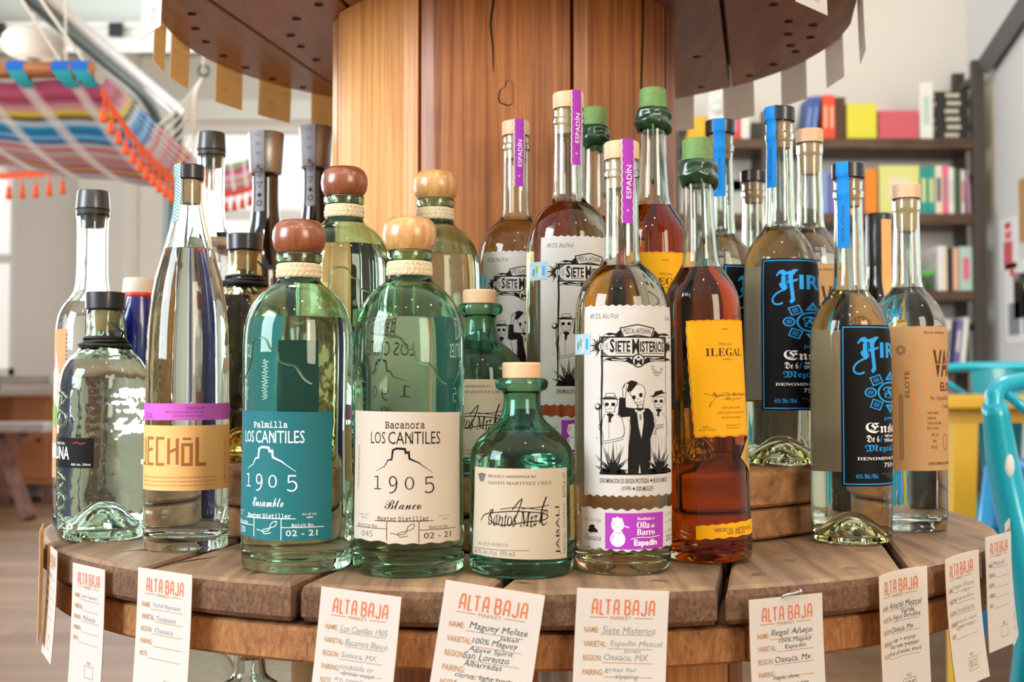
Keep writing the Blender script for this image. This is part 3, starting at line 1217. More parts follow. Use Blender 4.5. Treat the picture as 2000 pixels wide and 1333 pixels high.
    A.poly([(515, 930), (590, 848), (602, 856), (545, 925), (522, 940)], K, 4)
    for P in ([(478, 985), (480, 940), (476, 905), (490, 872)], [(500, 980), (502, 940), (520, 905), (528, 880)], [(484, 900), (500, 862), (520, 858)], [(500, 920), (512, 885)]):
        A.stroke(P, 5, K, 4)
    A.poly([(474, 988), (476, 900), (498, 862), (525, 870), (512, 925), (500, 985)], 'paper', 3)
    # farmer with staff
    for (cx, s_, hat) in ((375, 1.0, 'ink_soft'), (770, .86, 'ink')):
        oy = 1045 if cx == 375 else 1018
        y = lambda d: oy + d * s_
        x = lambda d: cx + d * s_
        tilt = 4 if cx == 375 else -26
        A.poly([(x(-48), y(-58)), (x(-30), y(-96)), (x(32), y(-98 + tilt * .5)), (x(52), y(-60 + tilt))], 'paper' if cx == 375 else K, 2)
        A.stroke([(x(-48), y(-56)), (x(-30), y(-96)), (x(32), y(-98 + tilt * .5)), (x(52), y(-58 + tilt))], 5, K, 3)
        A.poly([(x(-92), y(-50)), (x(-40), y(-62)), (x(40), y(-62 + tilt)), (x(86), y(-46 + tilt * 1.4)), (x(30), y(-48 + tilt)), (x(-50), y(-44))], K, 3)
        if cx == 375:
            A.poly([(x(-40), y(-60)), (x(-36), y(-70)), (x(46), y(-70)), (x(48), y(-60))], hat, 3)
        sk = [(x(-54), y(-44)), (x(56), y(-44)), (x(58), y(0)), (x(40), y(24)), (x(34), y(66)), (x(-34), y(66)), (x(-38), y(26)), (x(-56), y(4))]
        A.poly(sk, 'paper', 2)
        A.stroke(sk, 4.5, K, 3, close=True)
        for d in (-27, 25):
            A.ell(x(d), y(0), 17 * s_, 17 * s_, K, 3)
        A.poly([(x(-4), y(18)), (x(4), y(18)), (x(0), y(30))], K, 3)
        A.stroke([(x(-24), y(46)), (x(-8), y(38)), (x(10), y(38)), (x(24), y(46))], 4, K, 3)
        A.poly([(x(-32), y(84)), (x(0), y(72)), (x(34), y(90)), (x(8), y(118)), (x(4), y(160)), (x(-16), y(150)), (x(-10), y(112))], K, 3)
    A.stroke([(332, 1128), (312, 1170), (306, 1260), (318, 1340), (310, 1400)], 5, K)
    A.stroke([(428, 1128), (470, 1165), (488, 1240), (490, 1300), (470, 1335)], 5, K)
    A.stroke([(362, 1150), (366, 1340)], 3, K)
    A.stroke([(320, 1365), (400, 1350), (480, 1325), (485, 1300)], 5, K)
    A.stroke([(320, 1385), (400, 1370), (484, 1345)], 5, K)
    A.stroke([(520, 1170), (536, 1185), (524, 1400), (518, 1560)], 4, K)
    for j in range(5):
        A.stroke([(330 + 32 * j, 1390), (336 + 30 * j, 1480 + 14 * (j % 2))], 2.5, K)
    A.ell(276, 1066, 27, 30, K)
    A.ell(270, 1060, 15, 17, 'paper', 2)
    A.stroke([(286, 1090), (294, 1250), (298, 1400)], 9, K)
    for P in ([(300, 1205), (282, 1225), (284, 1260), (300, 1280)], [(290, 1215), (306, 1240)], [(268, 1330), (262, 1345)]):
        A.stroke(P, 5, K)
    A.stroke([(740, 1130), (725, 1160), (750, 1190), (728, 1235), (760, 1260), (820, 1240)], 5, K)
    A.stroke([(800, 1120), (832, 1170), (846, 1240), (850, 1300), (838, 1320)], 4, K)
    A.stroke([(740, 1230), (780, 1225), (812, 1218), (800, 1232), (760, 1245), (730, 1300), (750, 1310), (744, 1260)], 5, K)
    for j in range(5):
        A.stroke([(722 + 24 * j, 1300 + 8 * j), (720 + 26 * j, 1450)], 2.5, K)
    # agaves
    for bx, tips, w in ((395, [(398, 1345), (486, 1402), (522, 1508), (515, 1612), (312, 1400), (248, 1480), (248, 1580), (345, 1440), (450, 1450)], 30),
                        (772, [(772, 1380), (838, 1415), (858, 1480), (852, 1572), (704, 1422), (674, 1520), (672, 1600), (735, 1450), (812, 1470)], 24)):
        for tx, ty in tips:
            d = Vector((tx - bx, ty - 1640)).normalized()
            nn = Vector((-d.y, d.x)) * w / 2
            m_ = Vector((bx, 1640)) + d * 90
            A.poly([(bx - nn.x * .6, 1640 - nn.y * .6), (m_.x - nn.x, m_.y - nn.y), (tx, ty), (m_.x + nn.x, m_.y + nn.y), (bx + nn.x * .6, 1640 + nn.y * .6)], K, 4)
            A.stroke([tuple(m_ + d * 5), (tx - d.x * 18, ty - d.y * 18)], 3, 'paper', 5)
        A.poly([(bx - 110, 1650)] + [(bx + 110 * cos(t), 1650 - 60 * sin(t)) for t in [pi - pi * i / 12 for i in range(13)]], K, 4)
    A.rect(288, 1640, 842, 1654, K, 4)
    A.fit('DENOMINACION DE ORIGEN PROTEGIDA', 288, 1686, 688, 1728, K, bold=.01)
    A.poly([(706, 1690), (716, 1705), (706, 1720), (696, 1705)], K)
    A.fit('HECHO EN MEXICO', 720, 1686, 842, 1728, K, bold=.01)
    A.fit('- JOVEN', 456, 1752, 542, 1796, K, bold=.01)
    A.poly([(564, 1758), (574, 1773), (564, 1788), (554, 1773)], K)
    A.fit('100% MAGUEY -', 582, 1752, 736, 1796, K, bold=.01)
    return A


def art_siete_low():
    A = Art(unroll(1217, 92.5, .0375, radians(14.5), 1080, .000389, 1110, 840, 4.445))
    L0, R0, t0, b0, n = 128, 905, 694, 1058, 60
    top = [(L0 + (R0 - L0) * i / n, t0 + 4 + 9 * sin(i * .9) + 12 * (1 - abs(2 * i / n - 1.0))) for i in range(n + 1)]
    bot = [(L0 + (R0 - L0) * i / n, b0 - 14 + 9 * sin(i * .9) + 22 * (1 - abs(2 * i / n - 1.0))) for i in range(n + 1)]
    v = [A.T(*p) for p in top + bot]
    A.raw(v, [(i, n + 1 + i, n + 2 + i, i + 1) for i in range(n)], 'paper', 0)
    A.poly([(330, 738), (805, 738), (805, 1050), (330, 1050)], 'purple')
    W = 'white_ink'
    A.ell(432, 838, 52, 58, W, 2)
    A.poly([(388, 800), (392, 780), (470, 780), (472, 800)], W, 2)
    A.poly([(415, 784), (430, 766), (450, 784)], W, 2)
    A.ell(432, 962, 62, 66, W, 2)
    A.rect(396, 894, 470, 912, W, 2)
    A.stroke([(480, 848), (526, 862)], 8, W, 2)
    for P in ([(396, 820), (390, 856)], [(410, 800), (404, 836)], [(388, 930), (382, 980)], [(400, 918), (396, 960)], [(404, 905), (462, 912)]):
        A.stroke(P, 5, 'purple', 3)
    A.fit('Destilado', 592, 774, 706, 798, W, 'serif', layer=2)
    A.fit('en', 712, 782, 734, 796, W, 'it', layer=2)
    A.fit('Olla', 588, 812, 692, 868, W, 'serif', layer=2)
    A.fit('de', 704, 832, 734, 866, W, 'it', .02, layer=2)
    A.fit('Barro', 588, 876, 734, 928, W, 'serif', layer=2)
    A.stroke([(540, 962), (600, 948), (700, 950), (776, 940)], 5, W, 2, smooth=True)
    A.fit('Espadín', 566, 966, 752, 1034, W, bold=.03, layer=2)
    A.fit('Sola de Vega', 160, 790, 298, 828, 'ink_soft', 'it')
    A.poly([(196, 862), (220, 846), (242, 850), (244, 872), (266, 890), (272, 912), (230, 914), (206, 920), (184, 902), (198, 884)], 'ink')
    A.fit('Oaxaca', 162, 936, 298, 984, 'ink_soft', 'it', .012)
    for j, y in enumerate((770, 832, 918)):
        A.rect(816, y, 884, y + 3, 'ink_soft')
        A.fit('lote', 848, y - 24, 880, y - 6, 'ink_soft', 'it')
    A.fit('2021', 828, 948, 886, 1000, 'ink', 'it')
    return A


SIET = [(0, .0335), (.0015, .0355), (.006, .0372), (.012, .0375), (.19, .0375), (.205, .0368), (.216, .0345), (.226, .0300), (.234, .0232), (.240, .0165), (.246, .0141), (.26, .0136), (.300, .0132), (.3085, .0134), (.3095, .0142), (.3135, .0142), (.3145, .0136), (.3225, .0136)]


def siete(name, label, loc, rz, group):
    o = thing(name, label, 'bottle', loc, rz, group)
    rf, rin, H = vessel(o, SIET, 'clear', 'pale', .2375, base=.008, punt=.006, wall=.0028)
    stopper(o, [(.300, 0), (.300, .0104), (.3228, .0106), (.3232, .0136), (.3245, .0140), (.3362, .0140), (.3373, .013), (.3373, 0)], 'pale_wood_cap')
    art_siete().build('label', cyl(rf, .0597, .0375, radians(14.5)), MATS, o, .0035, .006)
    art_siete_low().build('lower_label', cyl(rf, .0187, .0375, radians(14.5)), MATS, o, .0035, .006)
    B = Art()
    B.rect(-.026, 0, .026, .12, 'grey_back', 0)
    B.build('back_label', cyl(rf, .062, .0375, radians(196)), MATS, o, .0035, .006)
    # excise stamp at the label's edge
    S = Art()
    S.rect(-.011, 0, .012, .016, 'foil', 0)
    for i in range(5):
        S.rect(-.009 + .004 * i, .002 + .002 * (i % 3), -.0065 + .004 * i, .012 - .002 * (i % 2), ['paper', 'lattice', 'green_ink', 'paper', 'blue_ink'][i])
    S.build('tax_stamp', cyl(rf, .168, .0375, radians(-58), .0006), MATS, o, .003, .006)
    # purple seal over the stopper
    top = rf

    def rs(z):
        a = rf(.286)
        return a + (.0146 - a) * min(1, max(0, (z - .286) / .022)) if z > .286 else rf(z)
    F = Art()
    n = 40
    e = [(-.0052 + .0004 * sin(i * 1.6), .066 * i / n) for i in range(n + 1)]
    g_ = [(.0052 + .0004 * sin(i * 1.6), .066 * i / n) for i in range(n + 1)]
    F.raw(e + g_, [(i, n + 1 + i, n + 2 + i, i + 1) for i in range(n)], 'paper', 0)
    F.raw([(x * .82, y) for x, y in e] + [(x * .82, y) for x, y in g_], [(i, n + 1 + i, n + 2 + i, i + 1) for i in range(n)], 'purple', 1)
    F.fit('ESPADÍN', -.0024, .0455, .0026, .0195, 'white_ink', layer=2, vert=True)
    F.fit('✶', -.0016, .0115, .0016, .0085, 'lilac', layer=2)
    F.build('neck_seal', cyl(rs, .2713, .0137, radians(20), .0006), MATS, o, .0016, .0012)
    mb = MB()
    a = radians(20)
    mb.box((-.0046, -.0135, .3375), (.0046, .004, .3379), 0, Matrix.Rotation(a, 4, 'Z'))
    mb.build('seal_fold', MATS['purple'], o)
    return o


ILEG = [(0, .0325), (.0015, .0340), (.006, .0348), (.03, .0347), (.10, .0335), (.18, .0322), (.205, .0318), (.217, .0306), (.226, .0275), (.235, .0222), (.243, .0172), (.25, .0152), (.27, .0138), (.3, .0127), (.318, .0126), (.321, .0134), (.328, .0134)]


def ilegal(name, label, loc, rz, group):
    o = thing(name, label, 'bottle', loc, rz, group)
    rf, rin, H = vessel(o, ILEG, 'clear', 'amber', .2415, base=.007, punt=.010, wall=.0026)
    stopper(o, [(.31, 0), (.31, .0098), (.3285, .0102), (.329, .0130), (.3502, .0122), (.3511, .0112), (.3511, 0)], 'green_cork', 'cork')
    # dripped wax collar
    v, f = [], []
    N, R = 48, 18
    for i in range(R + 1):
        t = i / R
        z = .3125 + .0205 * t
        for j in range(N):
            a = 2 * pi * j / N
            q = noise.noise(Vector((cos(a) * 2, sin(a) * 2, t * 3)))
            r = .0131 + (.0036 * sin(pi * min(1, t * 1.04)) ** .5) * (1 + .55 * sin(3 * pi * t + a) * .5 + .6 * q) + .0006 * sin(2 * a)
            zz = z - (.0045 * max(0, noise.noise(Vector((cos(a) * 1.3 + 4, sin(a) * 1.3, 0)))) * (1 - t) * 2)
            v.append((r * cos(a), r * sin(a), zz))
    for i in range(R):
        for j in range(N):
            f.append((i * N + j, i * N + (j + 1) % N, (i + 1) * N + (j + 1) % N, (i + 1) * N + j))
    w = MB().add(v, f)
    a = radians(14)
    pts = []
    for i in range(12):
        z = .318 - .058 * i / 11
        r = rf(z) + .0012
        q = a + .02 * sin(i * .5)
        pts.append((r * sin(q), -r * cos(q), z))
    w.tube(pts, [.0014, .0013, .001, .001, .001, .0009, .0009, .0009, .001, .0011, .0014, .0009], 8)
    w.build('wax_seal', MATS['green_wax'], o, True)
    A = Art(unroll(1381, 75, .0325, radians(28), 858, .000415, 1240, 600, 2.468))
    L0, R0, t0, b0, n = 274, 560, 80, 638, 30
    lft = [(L0 + 2.2 * sin(i * 1.9) + 26 * (i / n) ** 1.5, t0 + (b0 - t0) * i / n) for i in range(n + 1)]
    top = [(L0 + (R0 - L0) * i / n, t0 + 2 * sin(i * 1.7)) for i in range(n + 1)]
    bot = [(L0 + 26 + (R0 - L0) * i / n, b0 + 3 * sin(i * 1.1)) for i in range(n + 1)]
    v = [A.T(*p) for p in top + bot]
    A.raw(v, [(i, n + 1 + i, n + 2 + i, i + 1) for i in range(n)], 'yellow', 0)
    A.stroke(lft, 7, 'yellow_edge', 1)
    A.stroke(top, 6, 'yellow_edge', 1)
    A.stroke(bot, 9, 'yellow_edge', 1)
    I_ = 'tan_dark'
    A.fit('MEZCAL', 420, 190, 478, 202, I_)
    A.fit('ILEGAL', 358, 215, 520, 254, I_, 'serif', 0)
    A.fit('AÑEJO', 432, 264, 480, 275, I_)
    A.rect(434, 121, 464, 124, I_)
    A.stroke([(345, 432), (380, 440), (392, 425), (400, 452), (440, 430), (470, 442), (500, 436), (520, 444)], 2, I_, smooth=True)
    A.fit('Ignacio Carballido', 380, 430, 535, 455, I_, 'script')
    A.fit('Mezcal', 430, 452, 512, 472, I_, 'script')
    A.stroke([(392, 458), (380, 480), (366, 498), (378, 470)], 2, I_, smooth=True)
    for j, (x0, x1) in enumerate(((420, 505), (402, 518), (418, 505))):
        A.fit('DESTILADO AGAVE OAXACA MX'[:16 + 3 * j], x0, 498 + 24 * j, x1, 508 + 24 * j, I_)
    A.fit('40%', 334, 588, 362, 598, I_)
    A.fit('ALC./VOL.', 316, 602, 398, 612, I_)
    A.fit('PRODUCTO', 438, 584, 500, 592, I_)
    A.fit('DE MEXICO', 440, 598, 498, 606, I_)
    A.build('label', cyl(rf, .1024, .0325, radians(28)), MATS, o, .0035, .006)
    A = Art(unroll(1387, 80, .0345, radians(24), 1058, .000415, 1240, 600, 2.468))
    L0, R0, t0, b0, n = 304, 580, 1066, 1132, 24
    top = [(L0 + (R0 - L0) * i / n, t0 + 2.4 * sin(i * 1.7) - 16 * i / n) for i in range(n + 1)]
    bot = [(L0 + (R0 - L0) * i / n, b0 + 3 * sin(i * 1.3) - 14 * i / n) for i in range(n + 1)]
    v = [A.T(*p) for p in top + bot]
    A.raw(v, [(i, n + 1 + i, n + 2 + i, i + 1) for i in range(n)], 'yellow', 0)
    A.fit('MEZCAL ARTESANAL', 388, 1078, 552, 1096, I_, 'serif', 0)
    A.fit('SIN PRISA', 444, 1098, 524, 1112, I_, 'serif', 0)
    A.build('lower_label', cyl(rf, .0195, .0345, radians(24)), MATS, o, .0035, .006)
    S = Art()
    S.poly([(-.012, .020), (.014, .0), (.014, .040), (-.002, .032)], 'gold_foil', 0)
    for i in range(4):
        S.stroke([(-.004 + .004 * i, .016), (.0 + .004 * i, .026)], .0008, 'tan_dark', 1)
    S.build('tax_stamp', cyl(rf, .064, .034, radians(72), .0006), MATS, o, .003, .006)
    return o


FIRM = [(0, .0330), (.0015, .0348), (.006, .0360), (.012, .0363), (.175, .0363), (.190, .0357), (.202, .0338), (.213, .0300), (.222, .0246), (.229, .0188), (.235, .0155), (.245, .0143), (.28, .0136), (.318, .0132), (.3195, .0140), (.3255, .0140), (.3262, .0134), (.3365, .0134)]


def art_firme():
    A = Art(unroll(1664, 76, .0363, radians(50), 950, .000462, 1240, 600, 2.468))
    L0, R0, t0, b0 = 1004, 1446, 93, 872
    K = 'black_label'
    A.rect(L0, t0, R0, b0, K, 0)
    for P in ([(L0 + 11, t0 + 11), (R0 - 11, t0 + 11), (R0 - 11, b0 - 11), (L0 + 11, b0 - 11)],):
        A.stroke(P, 5, 'blue_ink', 1, close=True)
    Bk = 'blue_ink'
    # blackletter F with its long tail
    A.poly([(1078, 182), (1094, 158), (1112, 152), (1128, 164), (1146, 158), (1160, 150), (1178, 152), (1166, 166), (1158, 180), (1136, 176), (1114, 182), (1096, 172), (1086, 186)], Bk)
    A.poly([(1104, 184), (1122, 178), (1124, 228), (1134, 244), (1118, 262), (1100, 246), (1092, 226), (1104, 216)], Bk)
    A.poly([(1134, 176), (1158, 168), (1154, 196), (1156, 240), (1162, 310), (1148, 328), (1138, 316), (1146, 300), (1140, 240)], Bk)
    A.poly([(1126, 212), (1176, 198), (1172, 210), (1126, 226)], Bk)
    A.stroke([(1124, 252), (1098, 264), (1074, 282), (1062, 306), (1070, 326), (1092, 330), (1110, 322)], 9, Bk, smooth=True)
    A.poly([(1126, 186), (1132, 184), (1132, 250), (1127, 240)], 'blue_dark', 2)
    A.fit('IRME', 1180, 178, 1340, 252, Bk, bold=.025)
    # calendar ring
    c0 = (1224, 420)
    A.ell(*c0, 58, 52, Bk, 1)
    A.ell(*c0, 50, 45, K, 2)
    A.fit('F', 1190, 392, 1240, 448, Bk, 'frak', layer=3)
    for k in range(8):
        a = pi / 2 + k * pi / 4
        R_ = 84
        x, y = c0[0] + R_ * 1.05 * cos(a), c0[1] - R_ * sin(a)
        if k in (0, 4):
            s_ = 1 if k == 0 else -1
            A.poly([(c0[0] - 24, c0[1] - s_ * 60), (c0[0], c0[1] - s_ * 104), (c0[0] + 24, c0[1] - s_ * 60)], Bk)
            A.poly([(c0[0] - 12, c0[1] - s_ * 66), (c0[0], c0[1] - s_ * 90), (c0[0] + 12, c0[1] - s_ * 66)], 'blue_dark', 2)
        elif k in (2, 6):
            A.ell(x - (10 if k == 2 else -10) * 0, y, 27, 24, Bk)
            A.ell(x, y, 20, 18, K, 2)
            A.ell(x, y, 14, 12, 'blue_dark', 3)
        else:
            q = [(-25, -22), (25, -22), (25, 22), (-25, 22)]
            b = pi / 2 + (.36 if k in (1, 5) else -.36)
            rot = lambda p, sc: (x + sc * (p[0] * sin(b) + p[1] * cos(b)), y + sc * (p[0] * cos(b) - p[1] * sin(b)))
            A.poly([rot(p, 1) for p in q], Bk)
            A.poly([rot(p, .78) for p in q], K, 2)
            A.poly([rot(p, .52) for p in q], 'blue_dark', 3)
    A.fit('joven', 1194, 536, 1250, 558, 'blue_ink')
    A.fit('Ensamble', 1112, 566, 1334, 616, 'white_ink', 'frak')
    A.fit('De 6', 1116, 626, 1172, 660, 'white_ink', 'frak')
    A.fit('/', 1176, 626, 1186, 660, Bk)
    A.fit('Espadin', 1196, 624, 1286, 640, 'white_ink', 'frak')
    A.fit('Madrecuixe', 1192, 644, 1290, 660, 'white_ink', 'frak')
    A.fit('Mezcal artesanal', 1108, 672, 1390, 712, Bk, 'frak')
    A.fit('DENOMINACIÓN DE ORIGEN', 1074, 728, 1390, 746, 'white_ink', 'serif', 0)
    A.fit('750 ml', 1192, 760, 1250, 782, 'white_ink')
    A.fit('45% Alc./Vol.', 1066, 812, 1168, 834, Bk, 'frak')
    A.fit('Hecho en Oaxaca', 1186, 808, 1270, 818, 'ink_soft')
    A.fit('México', 1206, 822, 1250, 832, 'ink_soft')
    return A


def firme(name, label, loc, rz, group, lq='pale', labels=True, cap='black_cap'):
    o = thing(name, label, 'bottle', loc, rz, group)
    rf, rin, H = vessel(o, FIRM, 'clear', lq, .232, base=.006, punt=.022, wall=.0026, rpunt=.9)
    stopper(o, [(.311, 0), (.311, .0102), (.3368, .0106), (.3368, 0)], 'cork', 'cork')
    stopper(o, cap_prof(.3370, .3516, .0152, .0152), cap, 'cap')
    if labels:
        art_firme().build('label', cyl(rf, .0545, .0363, radians(50)), MATS, o, .0035, .006)
        B = Art()
        B.rect(-.030, 0, .030, .132, 'paper_back', 0)
        B.build('back_label', cyl(rf, .062, .0363, radians(192)), MATS, o, .0035, .006)

        def rs(z):
            return .0153 if z > .3365 else rf(z)
        strip_label('neck_seal', o, rs, radians(-22), .0125, .271, .3515, 'blue_strip', (.3518, .015))
        S = Art()
        S.fit('MEZCAL ARTESANAL', -.0018, .040, .0016, .006, 'blue_dark', layer=1, vert=True)
        S.build('seal_print', cyl(rs, .272, .0138, radians(-22), .0006), MATS, o, .002, .006)
    return o


VAGO = [(0, .0335), (.0015, .035), (.006, .0358), (.05, .0364), (.13, .0371), (.19, .0374), (.203, .0367), (.214, .0345), (.225, .0296), (.234, .0226), (.241, .0168), (.248, .0145), (.27, .0136), (.32, .0130), (.3225, .0138), (.333, .0138)]


def vago(name, label, loc, rz, group):
    o = thing(name, label, 'bottle', loc, rz, group)
    rf, rin, H = vessel(o, VAGO, 'clear', 'clear', .2425, base=.010, punt=.006, wall=.0028)
    stopper(o, [(.300, 0), (.300, .0085), (.304, .0100), (.3333, .0106), (.3337, .0142), (.347, .0142), (.348, .0132), (.348, 0)], 'pale_wood_cap')
    R = .0372
    # paper runs most of the way round, so it is laid in metres
    N = Art()
    N.rect(-.085, 0, .085, .142, 'tan', 0)
    for k in range(9):
        x0 = -.08 + .018 * k
        N.stroke([(x0 + .004 * sin(i * .9 + k), .006 + .009 * i) for i in range(15)], .0022, 'tan_stain', 1, smooth=True, taper=True)
        N.stroke([(x0 + .006 + .003 * sin(i * .8 + k * 2), .02 + .006 * i) for i in range(13)], .0009, 'tan_stain', 1, smooth=True, taper=True)
    D = 'tan_dark'
    N.fit('VAGO', -.0222, .119, .026, .092, D, bold=.03, layer=2)
    N.rect(-.0200, .104, .022, .1048, 'tan', 3)
    N.fit('ELOTE', -.013, .087, .014, .078, D, bold=.03, layer=2)
    N.fit('by Aquilino García', -.026, .074, .02, .068, D, 'it', layer=2)
    N.fit('Candelaria', -.010, .066, .012, .0615, D, 'it', layer=2)
    N.fit('MEZCAL ARTESANAL', -.032, .137, -.004, .1345, D, layer=2)
    N.fit('ELOTE', -.0500, .098, -.0460, .072, D, layer=2, vert=True)
    for j in range(4):
        N.fit(('AGAVE: ESPADIN', 'CANDELARIA', 'DESTILADO EN COBRE', 'BATCH NO.')[j], -.029, .058 - .005 * j, -.029 + (.013, .010, .017, .014)[j], .0553 - .005 * j, D, layer=2)
    N.fit('45-51', -.0245, .037, -.0165, .0335, D, layer=2)
    N.fit('Alc.', -.023, .031, -.018, .0275, D, layer=2)
    N.fit('50 mL', -.025, .025, -.017, .0215, D, layer=2)
    N.stroke([(-.004 + .005 * cos(i * .6), .028 + .008 * sin(i * .6)) for i in range(10)], .0006, D, 2, close=True)
    N.fit('DENOMINACION DE ORIGEN', -.028, .0085, .024, .0055, D, bold=.01, layer=2)
    for j in range(3):
        N.stroke([(-.0555 + .0016 * j, .01 + .0001 * j), (-.0555 + .0016 * j, .075)], .0005, 'tan_dark', 2)
    for k in range(10):
        a = k * pi / 5
        N.stroke([(-.0535 + .0022 * cos(a), .1185 + .0022 * sin(a)), (-.0535 + .0048 * cos(a), .1185 + .0048 * sin(a))], .0009, D, 2)
    N.build('label', cyl(rf, .060, R, radians(72)), MATS, o, .0035, .006)

    return o


PECH = [(0, .0340), (.0015, .0355), (.005, .0364), (.012, .0366), (.12, .0364), (.179, .0357), (.205, .0342), (.222, .0322), (.2386, .0292), (.254, .0250), (.268, .0211), (.284, .0170), (.30, .0138), (.312, .0126), (.318, .0124), (.3275, .0124)]


def pechol(name, label, loc, rz):
    o = thing(name, label, 'bottle', loc, rz)
    rf, rin, H = vessel(o, PECH, 'clear', 'clear', .2655, base=.012, punt=.005, wall=.0026)
    stopper(o, [(.3065, 0), (.3065, .0092), (.309, .0098), (.3278, .0100), (.3278, 0)], 'cork', 'cork')
    stopper(o, cap_prof(.3280, .3414, .0128, .0130), 'black_cap', 'cap')
    A = Art()
    A.rect(-.088, 0, .088, .0145, 'pink_band', 0)
    A.fit('TEXANUM', -.0015, .0118, .0145, .0092, 'violet_ink')
    A.fit('TOL', -.0480, .0062, -.0315, .0015, 'violet_ink')
    A.fit('40% ALC BY VOL PROOF BOTTLED', -.019, .0078, .0145, .0062, 'violet_ink')
    A.fit('50% ALC BY VOL. 750ML', -.012, .0046, .0145, .003, 'violet_ink')
    A.build('neck_band', cyl(rf, .1139, .0365, 0), MATS, o, .0035, .006)
    A = Art()
    A.rect(-.088, 0, .088, .056, 'orange', 0)
    w = .0026
    b = 'brown_ink'
    y0, y1 = .0225, .0450
    A.stroke([(-.055, y1), (-.055, y0), (-.044, y0), (-.044, y1)], w, b)
    A.stroke([(-.031, y1), (-.039, y1), (-.039, y0), (-.031, y0)], w, b)
    A.stroke([(-.039, .034), (-.032, .036)], w, b)
    A.stroke([(-.0195, y1), (-.027, y1), (-.027, y0), (-.0195, y0)], w, b)
    A.stroke([(-.0155, y1), (-.0155, y0)], w, b)
    A.stroke([(-.0155, .033), (-.0085, .036)], w, b)
    A.stroke([(-.008, y1), (-.008, y0)], w, b)
    A.stroke([(-.0035, .0395), (.0035, .0395), (.0035, y0), (-.0035, y0)], w, b, close=True)
    A.rect(-.0035, .0435, .0035, .0455, b)
    A.stroke([(.0085, .046), (.0085, y0), (.0165, y0)], w * 1.15, b)
    for j in range(3):
        A.fit('DESTILADO DE AGAVE SILVESTRE HECHO A MANO EN MEXICO CON MAGUEY', -.048, .012 - .0034 * j, .028, .0105 - .0034 * j, 'brown_ink')
    for j in range(4):
        A.fit('MIXTECA', .0375, .012 + .010 * j, .040, .019 + .010 * j - .014, 'brown_ink', vert=True)
    A.build('label', cyl(rf, .0534, .0365, 0), MATS, o, .0035, .006)

    def rs(z):
        return .0131 if z > .3278 else rf(z)
    strip_label('neck_seal', o, rs, radians(-62), .0125, .2895, .341, 'lattice_bg', (.3417, .013))
    S = Art()
    for i in range(17):
        for k in (-1, 1):
            S.stroke([(k * .0055, .003 * i), (0, .003 * i + .004)], .0009, 'lattice')
            S.stroke([(k * .0028, .003 * i - .0015), (k * .0005, .003 * i + .001)], .0007, 'lattice')
    S.build('seal_print', cyl(rs, .2896, .0128, radians(-62), .0008), MATS, o, .002, .006)
    return o


LUNA = [(0, .0365), (.002, .0396), (.008, .0414), (.015, .0416), (.140, .0414), (.152, .0404), (.162, .0372), (.170, .0318), (.176, .0258), (.181, .0214), (.186, .0184), (.193, .0172), (.2155, .0170)]


def luna(name, label, loc, rz, gm, lq, cord, printed=True):
    o = thing(name, label, 'bottle', loc, rz)
    rf, rin, H = vessel(o, LUNA, gm, lq, .168, base=.009, punt=.030, wall=.0034, dome=.026, rpunt=.86)
    stopper(o, [(.196, 0), (.196, .0105), (.2158, .0140), (.2158, 0)], 'cork', 'cork')
    stopper(o, cap_prof(.2160, .2327, .0182, .0186), 'black_cap', 'cap')
    mb = MB()
    for k in range(4):
        z = .1815 + .0032 * (k % 3)
        r = rf(z) + .0010 + .0013 * (k // 3)
        mb.tube([(r * sin(2 * pi * j / 40), -r * cos(2 * pi * j / 40), z + .001 * sin(2 * pi * j / 40 + k)) for j in range(40)], .0017, 8, close=True)
    a = radians(38)
    mb.tube([(.0235 * sin(a), -.0235 * cos(a), .188), (.026 * sin(a), -.026 * cos(a), .194), (.026 * sin(a - .5), -.026 * cos(a - .5), .203)], .0012, 6)
    mb.build('cord', MATS['black_cord'], o, True)
    if printed:
        A = Art()
        K = 'black_label'
        A.rect(-.036, 0, .036, .0272, K, 0)
        n = 30
        A.raw([(-.036 + .072 * i / n, .0272) for i in range(n + 1)] + [(-.036 + .072 * (i + .5) / n, .0281) for i in range(n)], [(i, i + 1, n + 1 + i) for i in range(n)], K, 0)
        W = 'white_ink'
        A.fit('LUNA', -.016, .0195, .0115, .0075, W, bold=.01)
        A.fit('MEZCAL', -.010, .0235, .006, .0212, W)
        A.stroke([(.016, .0225), (.020, .0235), (.024, .0222), (.028, .0235)], .0007, 'red_ink', smooth=True)
        A.fit('40% Alc. 750ml', .014, .0042, .033, .0022, W)
        A.build('label', cyl(rf, .0680, .0416, radians(-61)), MATS, o, .0035, .006)
    # moulded relief standing out of the glass
    mb = MB()
    rn_ = random.Random(4)
    for k in range(7):
        z = .018 + .019 * k
        if printed and .06 < z < .10:
            continue
        for c in (-62,):
            w = .008
            pts = []
            for i in range(14):
                t = 2 * pi * i / 14
                u = w * cos(t) * (1 if k % 2 else .6 + .4 * cos(3 * t))
                zz = z + .007 * sin(t)
                a = radians(c) + u / .0416
                r = rf(zz) + .0002
                pts.append((r * sin(a), -r * cos(a), zz))
            mb.tube(pts, .0014, 8, close=True)
    mb.build('moulded_relief', GL[gm], o, True)
    return o


JABA = [(0, .0365), (.002, .0388), (.007, .0403), (.06, .0404), (.084, .0403), (.093, .0393), (.101, .0352), (.108, .0285), (.114, .0215), (.119, .0172), (.126, .0150), (.134, .0140), (.1385, .0146), (.141, .0190), (.1435, .0205), (.1475, .0204), (.149, .0190)]


